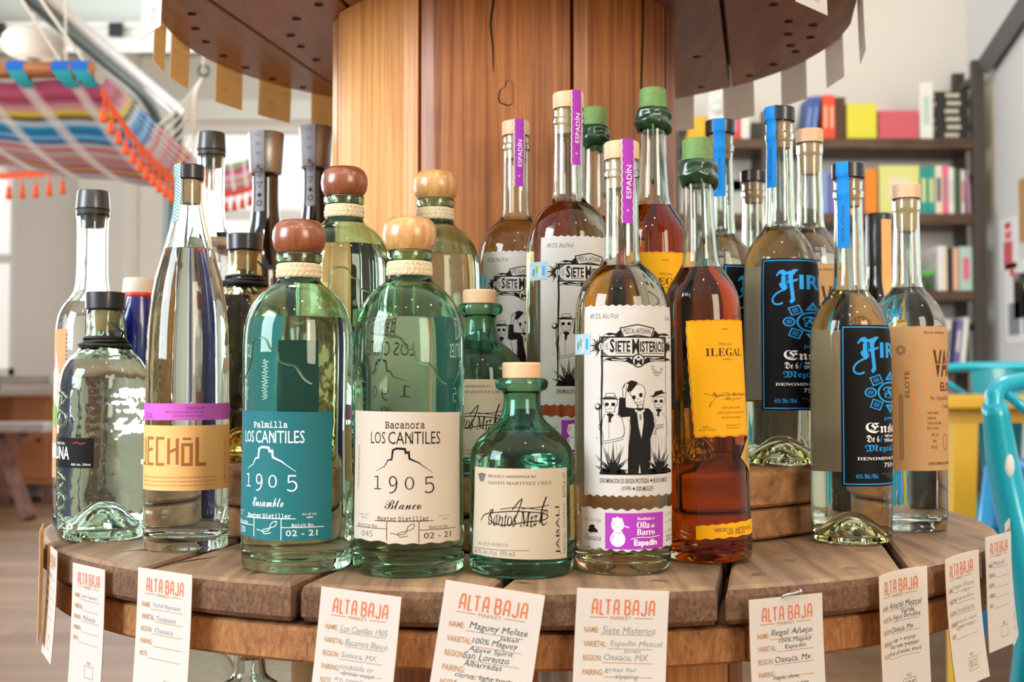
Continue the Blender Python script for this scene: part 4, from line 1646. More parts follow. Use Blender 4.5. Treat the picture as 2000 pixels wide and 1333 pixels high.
def jabali(name, label, loc, rz, group):
    o = thing(name, label, 'bottle', loc, rz, group)
    rf, rin, H = vessel(o, JABA, 'aqua', 'clear', .1075, base=.010, punt=.005, wall=.0036)
    stopper(o, [(.126, 0), (.126, .0105), (.1494, .0118), (.1496, .0142), (.150, .0150), (.1605, .0153), (.162, .0143), (.162, 0)], 'pale_wood_cap')
    A = Art(unroll(1019, 101, .0404, radians(-3), 1098, .000382, 880, 560, 2.298))
    q = [(118, 826), (514, 828), (512, 1238), (110, 1222)]
    v, f = [], []
    n = 20
    for j in range(2):
        for i in range(n + 1):
            a, b = (q[0], q[1]) if j == 0 else (q[3], q[2])
            v.append(A.T(a[0] + (b[0] - a[0]) * i / n, a[1] + (b[1] - a[1]) * i / n))
    A.raw(v, [(i, n + 1 + i, n + 2 + i, i + 1) for i in range(n)], 'cream', 0)
    K = 'ink'
    for k in range(6):
        A.poly([(146 + 2 * k - 5, 890), (132 + 6 * k, 850 + 2 * abs(k - 2.5)), (138 + 6 * k, 850 + 2 * abs(k - 2.5)), (150 + 2 * (k - 2), 890)], 'ink_soft')
    A.fit('PROUDLY HANDMADE BY:', 178, 857, 384, 869, K)
    A.fit('SANTO MARTINEZ CRUZ', 178, 885, 446, 900, 'ink_soft', 'serif', 0)
    # signature
    A.fit('Santos Mtz C', 178, 1015, 430, 1085, K, 'it', .006, jit=.06)
    A.stroke([(146, 1068), (160, 1040), (230, 1022), (320, 1018), (428, 1036), (424, 1052), (330, 1066), (228, 1080), (180, 1056), (200, 1010)], 5, K, smooth=True)
    A.stroke([(228, 1010), (300, 1000), (430, 1016)], 3.5, K, smooth=True)
    A.stroke([(280, 1010), (320, 962), (300, 1030), (280, 1072)], 5, K, smooth=True)
    A.stroke([(424, 954), (406, 1010), (396, 1072)], 7, K, smooth=True)
    A.stroke([(318, 1005), (388, 1000), (436, 992)], 4, K, smooth=True)
    A.fit('AGAVE SPIRITS', 132, 1162, 262, 1176, 'ink_soft', 'it')
    A.rect(120, 1190, 352, 1193, 'ink_soft')
    A.fit('48.7% Alc./Vol  375 mL', 118, 1196, 296, 1216, 'ink_soft', 'it')
    A.fit('JABALÍ', 460, 996, 484, 1216, K, vert=True, bold=0)
    A.fit('BOTTLE 147', 496, 852, 508, 962, K, vert=True)
    A.fit('MEZCAL  OAXACA', 496, 986, 506, 1216, 'ink_soft', vert=True)
    A.build('label', cyl(rf, .0142, .0404, radians(-3)), MATS, o, .0035, .006)
    B = Art()
    B.rect(-.022, 0, .022, .042, 'kraft', 0)
    for j in range(10):
        B.rect(-.018, .005 + .0033 * j, .016, .0058 + .0033 * j, 'kraft_dark')
    B.build('side_label', cyl(rf, .026, .0404, radians(96)), MATS, o, .0035, .006)
    return o


TALL = [(0, .031), (.002, .0335), (.006, .0343), (.19, .0343), (.205, .0338), (.2155, .0318), (.225, .0275), (.233, .0215), (.240, .0175), (.25, .0158), (.28, .0150), (.315, .0158), (.3175, .0168)]


def conejo(name, label, loc, rz, printed=True, scale=None):
    o = thing(name, label, 'bottle', loc, rz)
    rf, rin, H = vessel(o, TALL, 'clear', 'clear', .228, base=.009, punt=.006, wall=.0028)
    stopper(o, [(.305, 0), (.305, .0115), (.318, .0126), (.3182, .0162), (.322, .0168), (.323, .0155), (.324, .0168), (.340, .0156), (.3425, .0148), (.3425, 0)], 'grey_cap')
    A = Art()
    A.rect(-.021, 0, .021, .148, 'tan' if printed else 'navy', 0)
    if printed:
        for i in range(36):
            A.ell(.0205, .002 + .004 * i, .0009, .0012, 'violet_ink', 1, n=8)
            A.ell(-.0205, .002 + .004 * i, .0009, .0012, 'violet_ink', 1, n=8)
        A.poly([(-.012, .075), (.008, .07), (.012, .1), (.004, .125), (-.008, .11)], 'paper')
        A.poly([(-.016, .055), (.006, .05), (.010, .068), (-.008, .082)], 'green_ink')
        A.ell(-.003, .115, .004, .008, 'red_ink', 2)
        A.rect(-.015, .02, .012, .034, 'paper')
    A.build('label', cyl(rf, .052, .0343, radians(-70)), MATS, o, .0035, .006)
    B = Art()
    B.rect(-.018, 0, .018, .05, 'navy', 0)
    B.build('shoulder_band', cyl(rf, .188, .0343, radians(150)), MATS, o, .0035, .006)
    return o


def dark_tall(name, label, loc, rz, group):
    o = thing(name, label, 'bottle', loc, rz, group)
    prof = [(0, 0), (0, .032), (.003, .0355), (.008, .036), (.2, .036), (.215, .0345), (.236, .0295), (.255, .0235), (.275, .0185), (.300, .0160), (.335, .0160), (.336, 0)]
    c = [(p[0], p[1]) for p in crom([(z, r, 0) for z, r in prof[1:-1]], 6)]
    MB().lathe([(0, 0)] + c + [(.336, 0)], 64).build('glass_body', MATS['dark_glass'], o, True)
    rf = rf_of(c)
    stopper(o, [(.3365, 0), (.3365, .0186), (.338, .0194), (.385, .0222), (.3865, .0214), (.3865, 0)], 'pewter', 'cap')

    def rs(z):
        return .0194 + (z - .338) / .047 * .0028 if z > .337 else rf(z)
    A = Art()
    A.rect(-.0062, 0, .0062, .098, 'silver', 0)
    for z, s_ in ((.050, '大'), (.040, '甲'), (.028, '▽'), (.016, '✦'), (.006, '◎')):
        A.fit(s_, -.004, z + .0078, .004, z, 'ink', layer=1)
    for k in range(3):
        A.fit(('平', '水', '山')[k], -.003, .067 + .012 * k + .005, .003, .067 + .012 * k, 'ink_soft', layer=1)
    A.build('neck_seal', cyl(rs, .288, .0168, radians(-26), .0008), MATS, o, .002, .006)
    return o


# ---------------------------------------------------------------- the bottles on the spools
def face(x, y, d=0.0):
    return -math.atan2(x, y) + radians(d)


ZB = T + .0006       # big flange
ZR = T + .0676       # small spool's lower flange


def at(x, y, z=ZB):
    return (x, y, z)


# two kinds of the round 1905 bottle, front ones on the big top, rear ones on the small spool
G1 = 'round shouldered bottles with wooden knob stoppers'
cantiles('bottle', 'round bottle with teal 1905 label and glossy red-brown wooden knob, standing at the front', at(-.1715, .9451), face(-.1715, .9451, -26), 'pale', 'knob_red', 'teal', 'white_ink', 'Palmilla', 'Ensamble', '120', 'white_ink', .1975, G1)
cantiles('bottle', 'pale green round bottle with white 1905 label and light wooden knob, standing at the front', at(-.081, .9279), face(-.081, .9279), 'green', 'knob_pale', 'paper_warm', 'ink', 'Bacanora', 'Blanco', '045', 'ink_soft', .1965, G1)
cantiles('bottle', 'round bottle with red-brown knob behind the front teal one, against the orange core', at(-.1538, 1.075, ZR), face(-.1538, 1.075, 12), 'pale', 'knob_red', 'teal', 'white_ink', 'Palmilla', 'Ensamble', '118', 'white_ink', .2035, G1, emboss=True)
o = cantiles('bottle', 'round bottle with white label and light knob, half hidden behind the small aqua bottles', at(-.0735, 1.125, ZR), face(-.0719, 1.125, 4), 'pale', 'knob_pale', 'paper_warm', 'ink', 'Bacanora', 'Blanco', '051', 'ink_soft', .196, G1, emboss=False)
o.scale.z = 1.02

G2 = 'small aqua apothecary bottles'
j1 = jabali('bottle', 'small aqua glass bottle with cream signed label and pale stopper, standing at the front', at(.0075, .919), face(.0075, .919), G2)
dup(j1, 'small aqua bottle on the ring behind, between the white 1905 bottle and skeleton labels', at(-.0288, 1.05, ZR), face(-.0288, 1.05, -2), G2)

G3 = 'skeleton label bottles with purple neck seals'
s3 = siete('bottle', 'clear bottle with skeleton label and purple neck seal, at the front beside the amber bottle', at(.0874, .9323), face(.0874, .9323), G3)
dup(s3, 'clear skeleton label bottle with purple seal, tallest of the three, in the middle', at(.0503, 1.0432, ZR), face(.0503, 1.0432, 11), G3)
dup(s3, 'clear skeleton label bottle with purple seal, rearmost of the three, against the wooden core', at(.004, 1.157, ZR), face(.004, 1.157, -7), G3)

G4 = 'amber bottles sealed with green wax'
i3 = ilegal('bottle', 'amber bottle with yellow label and green wax collar, leaning slightly at the front', at(.165, .9868, ZB + .0007), face(.165, .9868), G4)
i3.rotation_euler = (0, radians(-1.5), face(.165, .9868))
dup(i3, 'amber bottle with tall green wax neck standing just behind the front skeleton label bottle', at(.1304, 1.0817, ZR), face(.1304, 1.0817, -14), G4).rotation_euler.y = 0
dup(i3, 'green wax sealed bottle mostly hidden behind the tallest skeleton label bottle', at(.0811, 1.1572, ZR), face(.0811, 1.1572, 30), G4).rotation_euler.y = 0

G5 = 'clear bottles with black and blue labels'
f1 = firme('bottle', 'clear bottle with black label in blue blackletter and blue neck seal, standing at the front', at(.3155, 1.099), face(.3155, 1.099), G5)
dup(f1, 'black label bottle with blue neck seal, on the ring behind the amber front bottle', at(.2652, 1.1593, ZR), face(.2652, 1.1593, -17), G5)
dup(f1, 'black label bottle with blue neck seal, rearmost of the three, beside the core', at(.2167, 1.217, ZR), face(.2167, 1.217, 17), G5)
firme('bottle', 'plain clear bottle with dark cap seen between the two rear black label bottles', at(.2826, 1.37, ZR), 0, None, 'clear', False).scale.z = .93

G6 = 'clear bottles with tan map labels'
v1 = vago('bottle', 'clear bottle with marbled tan label and pale wooden stopper, outermost on the big top', at(.4018, 1.1942), face(.4018, 1.1942), G6)
dup(v1, 'clear bottle with pale wooden stopper standing behind the middle black label bottle', at(.316, 1.2422, ZR), face(.316, 1.2422, -22), G6)

pechol('bottle', 'tall clear bottle with purple band and orange label and patterned neck seal', at(-.2895, 1.0516), face(-.2895, 1.0516))
luna('bottle', 'squat hammered green glass bottle with small black label and black cord round its neck', at(-.389, 1.1246), face(-.389, 1.1246), 'rough', 'clear', 'black_cord')
luna('bottle', 'squat hammered bottle of straw coloured spirit with black cord, behind the orange label bottle', at(-.2765, 1.215, ZR), face(-.2765, 1.215, 20), 'smoke', 'straw', 'black_cord', False)
conejo('bottle', 'tall clear bottle with tan picture label and grey cap, outermost behind the hammered green one', at(-.429, 1.20), face(-.429, 1.20, -6))
o = conejo('bottle', 'tall clear bottle with grey cap and navy band rising behind the orange label bottle', at(-.3495, 1.36, ZR), face(-.3495, 1.36, -20), False)
o.scale.z = 1.08
G7 = 'dark bottles with flared pewter caps'
d1 = dark_tall('bottle', 'dark glass bottle with flared pewter cap and paper neck seal, farther from the core', at(-.303, 1.44, ZR), face(-.303, 1.44), G7)
dup(d1, 'dark glass bottle with flared pewter cap and paper neck seal, half behind the orange core', at(-.257, 1.53, ZR), face(-.257, 1.53, 4), G7, (1, 1, 1.07))

# navy ceramic bottle with a bare clay mouth
o = thing('ceramic_bottle', 'narrow navy blue ceramic bottle with red ring and bare clay mouth', 'bottle', at(-.402, 1.265), 0)
cp = [(p[0], p[1]) for p in crom([(z, r, 0) for z, r in [(0, .019), (.003, .0215), (.01, .022), (.17, .022), (.205, .0215), (.228, .019), (.238, .0172)]], 6)]
MB().lathe([(0, 0)] + cp, 48).build('body', MATS['navy_glaze'], o, True)
mat('clay', 'd8c5b4', .7); mat('red_ring', 'd22a2a', .4); mat('white_cord', 'dcdce4', .6)
MB().lathe([(.238, .0172), (.2385, .0178), (.2425, .0176), (.243, .0170)], 48).build('ring', MATS['red_ring'], o, True)
MB().lathe([(.243, .0170), (.256, .0160), (.259, .0145), (.2585, .012), (.245, .010), (.245, 0)], 48).build('mouth', MATS['clay'], o, True)
mb = MB()
a = radians(-40)
pp = [(-.010, .2385), (-.012, .225), (-.0175, .205), (-.0205, .19), (-.022, .178), (-.017, .170), (-.011, .174), (-.011, .181), (-.016, .1835)]
mb.tube([tuple(q) for q in crom([(sin(x / .0205 + .1) * .0225, -cos(x / .0205 + .1) * .0225, z) for x, z in pp], 5)], .0012, 8)
mb.build('tie', MATS['white_cord'], o, True)

# dark bottle with a gold ribbon behind the black label bottles
o = thing('bottle', 'dark bottle with black capsule and orange ribbon on the far edge of the big top', 'bottle', at(.438, 1.40), 0)
cp = [(p[0], p[1]) for p in crom([(z, r, 0) for z, r in [(0, .031), (.003, .0335), (.008, .034), (.19, .034), (.212, .0325), (.23, .0265), (.25, .019), (.27, .0150), (.30, .0142), (.34, .0142)]], 6)]
MB().lathe([(0, 0)] + cp + [(.34, 0)], 48).build('glass_body', MATS['dark_glass'], o, True)
rfd = rf_of(cp)
stopper(o, [(.285, .0148), (.29, .0152), (.345, .0150), (.348, .0140), (.348, 0)], 'black_cap', 'capsule')
strip_label('ribbon', o, lambda z: max(rfd(z), .0153), radians(18), .014, .235, .340, 'orange')

# bottles on the lowest flange, seen under the edge
GX = 'round clear bottles on the lowest flange'
ZL = .2935
SHO = [(0, .040), (.002, .0425), (.008, .044), (.2, .044), (.225, .0425), (.245, .035), (.256, .024), (.263, .0155), (.272, .0130), (.290, .0125), (.297, .0140), (.2985, .0135)]
o = thing('bottle', 'clear round shouldered bottle on the lowest flange, neck under the rim beside a price card', 'bottle', (-.2187, .99, ZL), 0, GX)
vessel(o, SHO, 'clear', None, 0, base=.008, seg=64)
stopper(o, [(.278, 0), (.278, .0095), (.2988, .0100), (.2988, 0)], 'cork', 'cork')
dup(o, 'clear round shouldered bottle under the rim, right behind the widest white price card', (-.2995, 1.12, ZL), None, GX)
dup(o, 'clear round shouldered bottle under the rim, nearest the brown core of the big spool', (-.2045, 1.115, ZL), None, GX)
o = thing('bottle', 'bottle with ribbed silver cap standing under the rim before the brown core', 'bottle', (.035, .95, ZL), 0)
vessel(o, [(0, .030), (.002, .032), (.006, .033), (.19, .033), (.21, .030), (.225, .022), (.24, .0145), (.26, .0125), (.268, .0125)], 'clear', 'amber', .2, seg=64)
mb = MB()
N = 60
v = []
for z, q in ((.262, 1), (.2825, 1), (.2840, .96)):
    for j in range(N * 2):
        a = 2 * pi * j / (N * 2)
        r = (.0142 if j % 2 else .0137) * q
        v.append((r * cos(a), r * sin(a), z))
M_ = N * 2
mb.add(v, [(i * M_ + j, i * M_ + (j + 1) % M_, (i + 1) * M_ + (j + 1) % M_, (i + 1) * M_ + j) for i in range(2) for j in range(M_)], 0)
mb.add(v[2 * M_:], [tuple(range(M_))], 1)
mat('cap_top', '4a2418', .5)
mb.build('cap', [MATS['pewter'], MATS['cap_top']], o)
# threaded rod of the big spool
mb = MB()
pr = []
for i in range(60):
    pr += [(.30 + .0048 * i, .0085), (.3024 + .0048 * i, .0068)]
MB().lathe(pr, 20, M=Matrix.Translation((.2625, -.11, 0))).build('threaded_rod', MATS['black_cap'], big, True)


# ---------------------------------------------------------------- price cards
def card(label, ang, z, w, h, roll, lines, price, c, R, back='kraft', curl=.006, hc=.0, group='price cards round the big rim', faint=False, pin=False, yaw=0.0):
    A = Art()
    # x from -305..305, y from 0..1050
    A.T = lambda x, y: (x / 610 * w, -y / 1050 * h)
    A.rect(-305, 0, 305, 1050, 'paper', 0)
    A.rect(-305, 0, 305, 1050, back, -6)
    rd = 'coral'
    def L(pts, sw=12):
        A.stroke(pts, sw, rd)
    y0, y1 = 168, 72
    def letter(ch, x, wd):
        y = lambda t: y0 + (y1 - y0) * t
        if ch == 'A':
            L([(x, y(0)), (x + wd * .05, y(.6)), (x + wd * .3, y(.97)), (x + wd * .75, y(1)), (x + wd, y(.85)), (x + wd, y(0))])
            L([(x + 4, y(.38)), (x + wd, y(.38))])
        elif ch == 'L':
            L([(x, y(1)), (x, y(0)), (x + wd, y(0))])
        elif ch == 'T':
            L([(x, y(.98)), (x + wd, y(.98))])
            L([(x + wd / 2, y(.98)), (x + wd / 2, y(0))])
        elif ch == 'B':
            L([(x, y(.02)), (x, y(.98)), (x + wd * .7, y(.98)), (x + wd * .92, y(.85)), (x + wd * .9, y(.6)), (x + wd * .65, y(.52)), (x, y(.52))])
            L([(x + wd * .6, y(.52)), (x + wd, y(.4)), (x + wd, y(.14)), (x + wd * .75, y(.02)), (x, y(.02))])
        elif ch == 'J':
            L([(x + wd, y(1)), (x + wd, y(.16)), (x + wd * .7, y(0)), (x + wd * .2, y(.02)), (x, y(.2))])
    x = -198
    for ch, wd in (('A', 30), ('L', 22), ('T', 34), ('A', 30), (' ', 0), ('B', 32), ('A', 32), ('J', 30), ('A', 32)):
        if ch != ' ':
            letter(ch, x, wd)
        x += wd + (12 if ch == 'L' else 22)
    A.rect(-215, 186, -95, 191, 'tag_brown')
    A.rect(80, 186, 205, 191, 'tag_brown')
    A.fit('MARKET', -78, 178, 64, 202, 'tag_brown')
    for k, (t, wd) in enumerate((('NAME:', 95), ('VARIETAL:', 150), ('REGION:', 122), ('PAIRING:', 135), ('NOTE:', 86))):
        yy = 290 + 92 * k
        A.fit(t, -245, yy - 38, -245 + wd, yy, 'tag_brown', bold=.012)
        A.rect(-245 + wd + 8, yy + 8, 215, yy + 12, 'tag_brown')
    A.fit('PRICE', 40, 812, 105, 838, 'tag_brown')
    A.stroke([(0, 850), (150, 850), (150, 950), (0, 950)], 5, 'tag_brown', close=True)
    pen = 'pen_soft' if faint else 'pen'
    for txt, xa, ya, xb, yb in lines:
        A.fit(txt, xa, ya, xb, yb, pen, 'n', 0, shear=.18, jit=.05)
    if price:
        A.fit(price, 18, 868, 132, 934, pen, shear=.15)

    def fm(u, v, l):
        t = -v / h
        return (u, -.0012 - l * .0001 - curl * t * t - hc * (u / w) ** 2 * 4 * (1 - .5 * t), v)
    o = A.build('price_card', fm, MATS, None, .004, .008)
    tag(o, label, 'price card', group)
    o.location = (c[0] + R * sin(ang), c[1] - R * cos(ang), z)
    o.rotation_euler = (0, roll, ang + yaw)
    if pin:
        mb = MB()
        mb.tube([tuple(p) for p in crom([(-.003, .001, -.002), (-.003, -.002, .0005), (-.002, -.0034, .0015), (.006, -.0036, .0022), (.0105, -.0034, .003)], 4)], .0010, 8)
        mb.lathe([(0, 0), (0, .0021), (.0008, .0021), (.0008, 0)], 12, M=Matrix.Translation((.0105, -.0034, .003)) @ Matrix.Rotation(radians(90), 4, 'Y'))
        mb.build('pin', MATS['nail_steel'], o, True)
    return o


RB = .5085
card('edge-on card with kraft back, outermost on the window side of the big rim', radians(-57.5), T + .018, .058, .100, 0, [], None, CB, RB, faint=True, yaw=radians(-14), curl=.001)
card('narrow-looking white card second from the window end of the big rim', radians(-53), T + .004, .058, .095, 0, [('Maguey', -110, 255, 60, 285)], None, CB, RB, faint=True, curl=.004, yaw=radians(-8))
card('white card below the squat hammered green bottle with faint writing', radians(-44), T - .003, .056, .099, 0, [('Luna Cupreata', -120, 250, 170, 288), ('Michoacan', -80, 430, 150, 470)], None, CB, RB, faint=True, curl=.003)
card('white card below the tall orange label bottle with price box in view', radians(-32.4), T + .003, .060, .106, radians(1), [('Pechol Reposado', -120, 250, 190, 290), ('Texanum', -80, 345, 140, 382), ('Oaxaca', -90, 435, 120, 470)], None, CB, RB, faint=True, curl=.004)
card('card below the white 1905 bottle reading in faint handwriting', radians(-13), T - .001, .060, .106, radians(5), [('Los Cantiles 1905', -128, 246, 225, 292), ('Bacanora Blanco', -80, 338, 235, 382), ('Sonora, MX', -105, 430, 160, 474), ('cocktails or', -110, 512, 150, 548), ('drink neat', -90, 556, 160, 590), ('dry, complex,', -140, 606, 120, 640), ('peppery', -110, 650, 70, 690)], None, CB, RB, faint=True)
card('tilted card below the small aqua bottle with dark blue handwriting', radians(-2.2), T + .004, .070, .113, radians(8.6), [('Maguey Melate', -120, 240, 235, 296), ('Jabalí', 70, 300, 190, 336), ('100% Maguey', -90, 334, 185, 384), ('Agave Spirit', -105, 392, 165, 432), ('San Lorenzo', -130, 430, 150, 474), ('Albarradas', -120, 484, 110, 520), ('citrus, light bodied', -165, 566, 230, 606), ('fermented fruit', -165, 618, 160, 658), ('herbaceous', -150, 668, 130, 706)], None, CB, RB, curl=.010)
card('card below the front skeleton label bottle with grey handwriting', radians(7.9), T + .002, .066, .110, radians(3.4), [('Siete Misterios', -125, 246, 225, 294), ('Espadín Mezcal', -70, 338, 270, 384), ('Joven', 20, 392, 130, 424), ('Oaxaca, MX', -110, 426, 180, 474), ('great for', -100, 512, 110, 550), ('sipping', -30, 556, 120, 596), ('violets, agave,', -150, 604, 110, 640), ('tobacco', -120, 650, 20, 686)], None, CB, RB, faint=True, curl=.008)
card('card below the amber bottle hung on a bent nail with dark handwriting', radians(21.8), T - .008, .063, .104, radians(-1), [('Ilegal Añejo', -130, 232, 210, 290), ('100% Maguey', -70, 300, 200, 340), ('Espadín', -20, 346, 150, 386), ('Oaxaca, Mx', -110, 426, 190, 478), ('maple, clove,', -130, 560, 90, 602), ('bitter orange', -110, 612, 160, 660)], None, CB, RB + .003, curl=.004, pin=True)
card('curled card below the front black label bottle with dense black handwriting', radians(34.6), T + .002, .058, .104, radians(-3), [('Amarás Mezcal', -130, 240, 240, 290), ('Verde', 20, 300, 170, 340), ('Agua Bendita', -90, 340, 230, 388), ('Oaxaca, Mx', -120, 428, 150, 480), ('sip + enjoy', -100, 520, 170, 560), ('the oak, pepper', -150, 566, 200, 606), ('fruit of smoke, wood', -160, 612, 220, 652)], '$48.95', CB, RB, curl=.002, hc=.006)
card('card on the big rim next to the outermost tan label bottle with small grey writing', radians(44.8), T + .006, .062, .105, radians(-2), [('Vago Elote', -140, 240, 220, 280), ('No. 12', 60, 290, 140, 320), ('Espadín', -120, 340, 200, 376), ('Candelaria', -120, 430, 200, 470), ('smooth, corn', -150, 520, 220, 556), ('agave roast', -140, 570, 180, 606)], '$52', CB, RB, faint=True, curl=.008, hc=.003)
card('nearly edge-on card on the far chair side of the big rim', radians(56.5), T + .012, .058, .100, 0, [('Mezcal', -140, 240, 120, 280)], None, CB, RB, back='paper_back', faint=True, curl=.002, yaw=radians(-10))
card('white backed card outermost on the chair side of the big rim', radians(63), T + .018, .058, .110, 0, [], None, CB, RB, back='paper', faint=True, curl=.006)

GU = 'price cards round the upper rim'
ZC = T + ZU + .058
card('white fronted card hanging nearest the camera on the hammock side of the upper rim', radians(-66), ZC + .003, .058, .108, 0, [], None, CS, RS + .011, curl=.002, group=GU, faint=True, yaw=radians(14))
for lab, a, w in (('kraft card back on the upper rim next to the white fronted card', -86, .058), ('kraft card back on the upper rim, second from the white card', -97, .058), ('kraft card back on the upper rim, third from the white card', -114, .058),
                  ('widest kraft card back hanging behind the upper rim', -127, .06), ('kraft card back on the upper rim tucked against the orange core', -140, .058)):
    card(lab, radians(a), ZC, w, .104, radians(random.uniform(-1.5, 1.5)), [], None, CS, RS + .009, curl=.002, group=GU, pin=False)
card('cream card front with a price box hanging over the chair side of the upper rim', radians(46), ZC - .014, .060, .103, 0, [], '$42', CS, RS + .009, back='paper_back', group=GU, curl=.002)
card('edge-on white card at the chair end of the upper rim', radians(73), ZC, .058, .118, 0, [], None, CS, RS + .009, back='paper', group=GU, faint=True, curl=.003, yaw=radians(6))
for lab, a in (('pale card back on the upper rim, nearest its chair end', 96), ('pale card back on the upper rim above the blue books', 111), ('pale card back on the upper rim above the rear blue neck seals', 127), ('pale card back on the upper rim close to the wooden core', 142)):
    card(lab, radians(a), ZC, .058, .104, radians(random.uniform(-1.5, 1.5)), [], None, CS, RS + .009, back='paper_back', group=GU, curl=.002, pin=False)


# ---------------------------------------------------------------- bookcase and books
wood('shelf_wood', '3a2a1f', '6b4c36', (1, 0, 0), 40, 12, .55, .3)
mat('shelf_steel', '4c4640', .5, .3)
for n_, h_ in dict(b_blue='3a5ea8', b_sky='7f9bd6', b_orange='f0521e', b_brown='4b2c1c', b_yellow='e3dc3c', b_pink='d9626c', b_white='eceae4', b_black='1d1c1f', b_lime='dfe08c', b_teal='1f9a94', b_green='3f5a3c',
                   b_rose='e8708c', b_mauve='a5849c', b_cream='e9dfc6', b_tanger='ee8a1c', b_peach='eab89c', b_purple='7a6ab0', b_mint='b9d6cc', b_navy='2b3560', b_red='d8392f', pages='e9e2d2', b_grey='8f9296').items():
    mat(n_, h_, .5)
FY = 5.40
bc = thing('bookcase', 'tall open bookcase of dark wood shelves on steel posts against the wall', 'bookcase', (1.5, FY, 0))
for z in (1.934, 1.585, 1.228, .895, .40):
    MB().box((-.78, .0, z - .048), (.63, .27, z), bev=.004).build('shelf', MATS['shelf_wood'], bc)
for x in (-.78, -.345, .63):
    for y in (0.0, .235):
        hgt = 2.30 if x > 0 else (2.06 if x > -.5 else 1.99)
        MB().box((x, y - .002, 0), (x + .055, y + .035, hgt), bev=.003).build('post', MATS['shelf_steel'], bc)
for z in (.62, 1.05, 1.4, 1.75, 2.2):
    MB().box((.64, .03, z), (.675, .24, z + .03)).build('side_rail', MATS['shelf_steel'], bc)


def book(label, x0, x1, z0, h, m, d=.16, lean=0.0, y=FY + .02, group=None, title=None, band=None):
    w = x1 - x0
    mb = MB()
    t = min(.004, w * .12)
    mb.box((-w / 2, 0, 0), (w / 2, t, h), 0)
    mb.box((-w / 2, t, 0), (-w / 2 + t, d, h), 0)
    mb.box((w / 2 - t, t, 0), (w / 2, d, h), 0)
    mb.box((-w / 2 + t, t, .003), (w / 2 - t, d - .004, h - .003), 1)
    if title:
        mb.box((-w * .25, -.0006, h * .25), (w * .25, 0, h * .75), 2)
    if band:
        mb.box((-w / 2, -.0006, h * .08), (w / 2, 0, h * band), 2)
    o = mb.build('book', [MATS[m], MATS['pages'], MATS[title or 'b_cream']])
    tag(o, label, 'book', group)
    o.location = ((x0 + x1) / 2, y, z0)
    if lean:
        o.rotation_euler = (0, lean, 0)
        o.location.z += abs(sin(lean)) * w / 2 + .0005
    return o


def flat_book(label, x0, x1, z0, th, m, d=.2, y=FY + .02, group=None, title=None, dx=0):
    mb = MB()
    mb.box((x0, 0, 0), (x1, .004, th), 0).box((x0, .004, 0), (x1, d, th * .12), 0).box((x0, .004, th * .88), (x1, d, th), 0)
    mb.box((x0 + .003, .004, th * .12), (x1 - .003, d - .003, th * .88), 1)
    if title:
        n = 7
        xa, xb = x0 + (x1 - x0) * .32, x0 + (x1 - x0) * .74
        for k in range(n):
            mb.box((xa + (xb - xa) * k / n, -.0006, th * .25), (xa + (xb - xa) * (k + .7) / n, 0, th * .75), 2)
    o = mb.build('book', [MATS[m], MATS['pages'], MATS[title or 'b_cream']])
    tag(o, label, 'book', group)
    o.location = (dx, y, z0)
    return o


S1, S2, S3, S4 = 1.9345, 1.5855, 1.2285, .8955
g1 = 'books on the top shelf'
book('blue book leaning at the end of the top shelf row, outer one', 1.352, 1.378, S1, .196, 'b_blue', lean=.13, title='b_sky', group=g1)
book('blue book leaning against the orange books on the top shelf', 1.382, 1.408, S1, .2, 'b_blue', lean=.12, title='b_sky', group=g1)
book('bright orange book beside the leaning blue books on the top shelf', 1.440, 1.468, S1, .205, 'b_orange', title='b_peach', group=g1)
book('bright orange book next to the brown book on the top shelf', 1.470, 1.498, S1, .205, 'b_orange', title='b_peach', group=g1)
book('dark brown book between orange and yellow books on the top shelf', 1.502, 1.546, S1, .195, 'b_brown', group=g1)
book('square yellow book facing out on the top shelf', 1.553, 1.690, S1, .165, 'b_yellow', d=.05, group=g1)
for k in range(7):
    flat_book(('lowest', 'second lowest', 'third lowest', 'middle', 'third highest', 'second highest', 'topmost')[k] + ' pink book of the flat pile on the top shelf', 1.70, 1.884, S1 + .0192 * k, .0176, 'b_pink', group='pile of pink books', dx=.002 * (k % 3))
o = book('white picture book standing angled between the pink and black piles', 1.892, 1.952, S1, .265, 'b_white', d=.02, title='b_mint', group=g1)
for k in range(6):
    flat_book(('lowest', 'second lowest', 'third lowest', 'third highest', 'second highest', 'topmost')[k] + ' black book with pale lettering of the pile on the top shelf', 1.962, 2.118, S1 + .0372 * k, .0362, 'b_black', group='pile of black books', title='b_cream', dx=.005 * ((k * 2) % 3) - .004)
g2 = 'books on the second shelf'
x = 1.42
for lab, w, h, m, t in (('pale blue book at the window end of the second shelf', .045, .2, 'b_sky', None), ('lilac book beside the pale blue one on the second shelf', .05, .19, 'b_purple', None), ('cream book mid way along the second shelf behind the bottle necks', .06, .2, 'b_cream', None),
                        ('blue book before the orange one on the second shelf', .04, .215, 'b_blue', None), ('orange book on the second shelf beside the big lime cover', .06, .21, 'b_tanger', None)):
    book(lab, x, x + w - .002, S2, h, m, title=t, group=g2)
    x += w + .004
book('large lime cover facing out on the second shelf', 1.70, 1.885, S2, .225, 'b_lime', d=.03, title='b_cream', group=g2)
x = 1.889
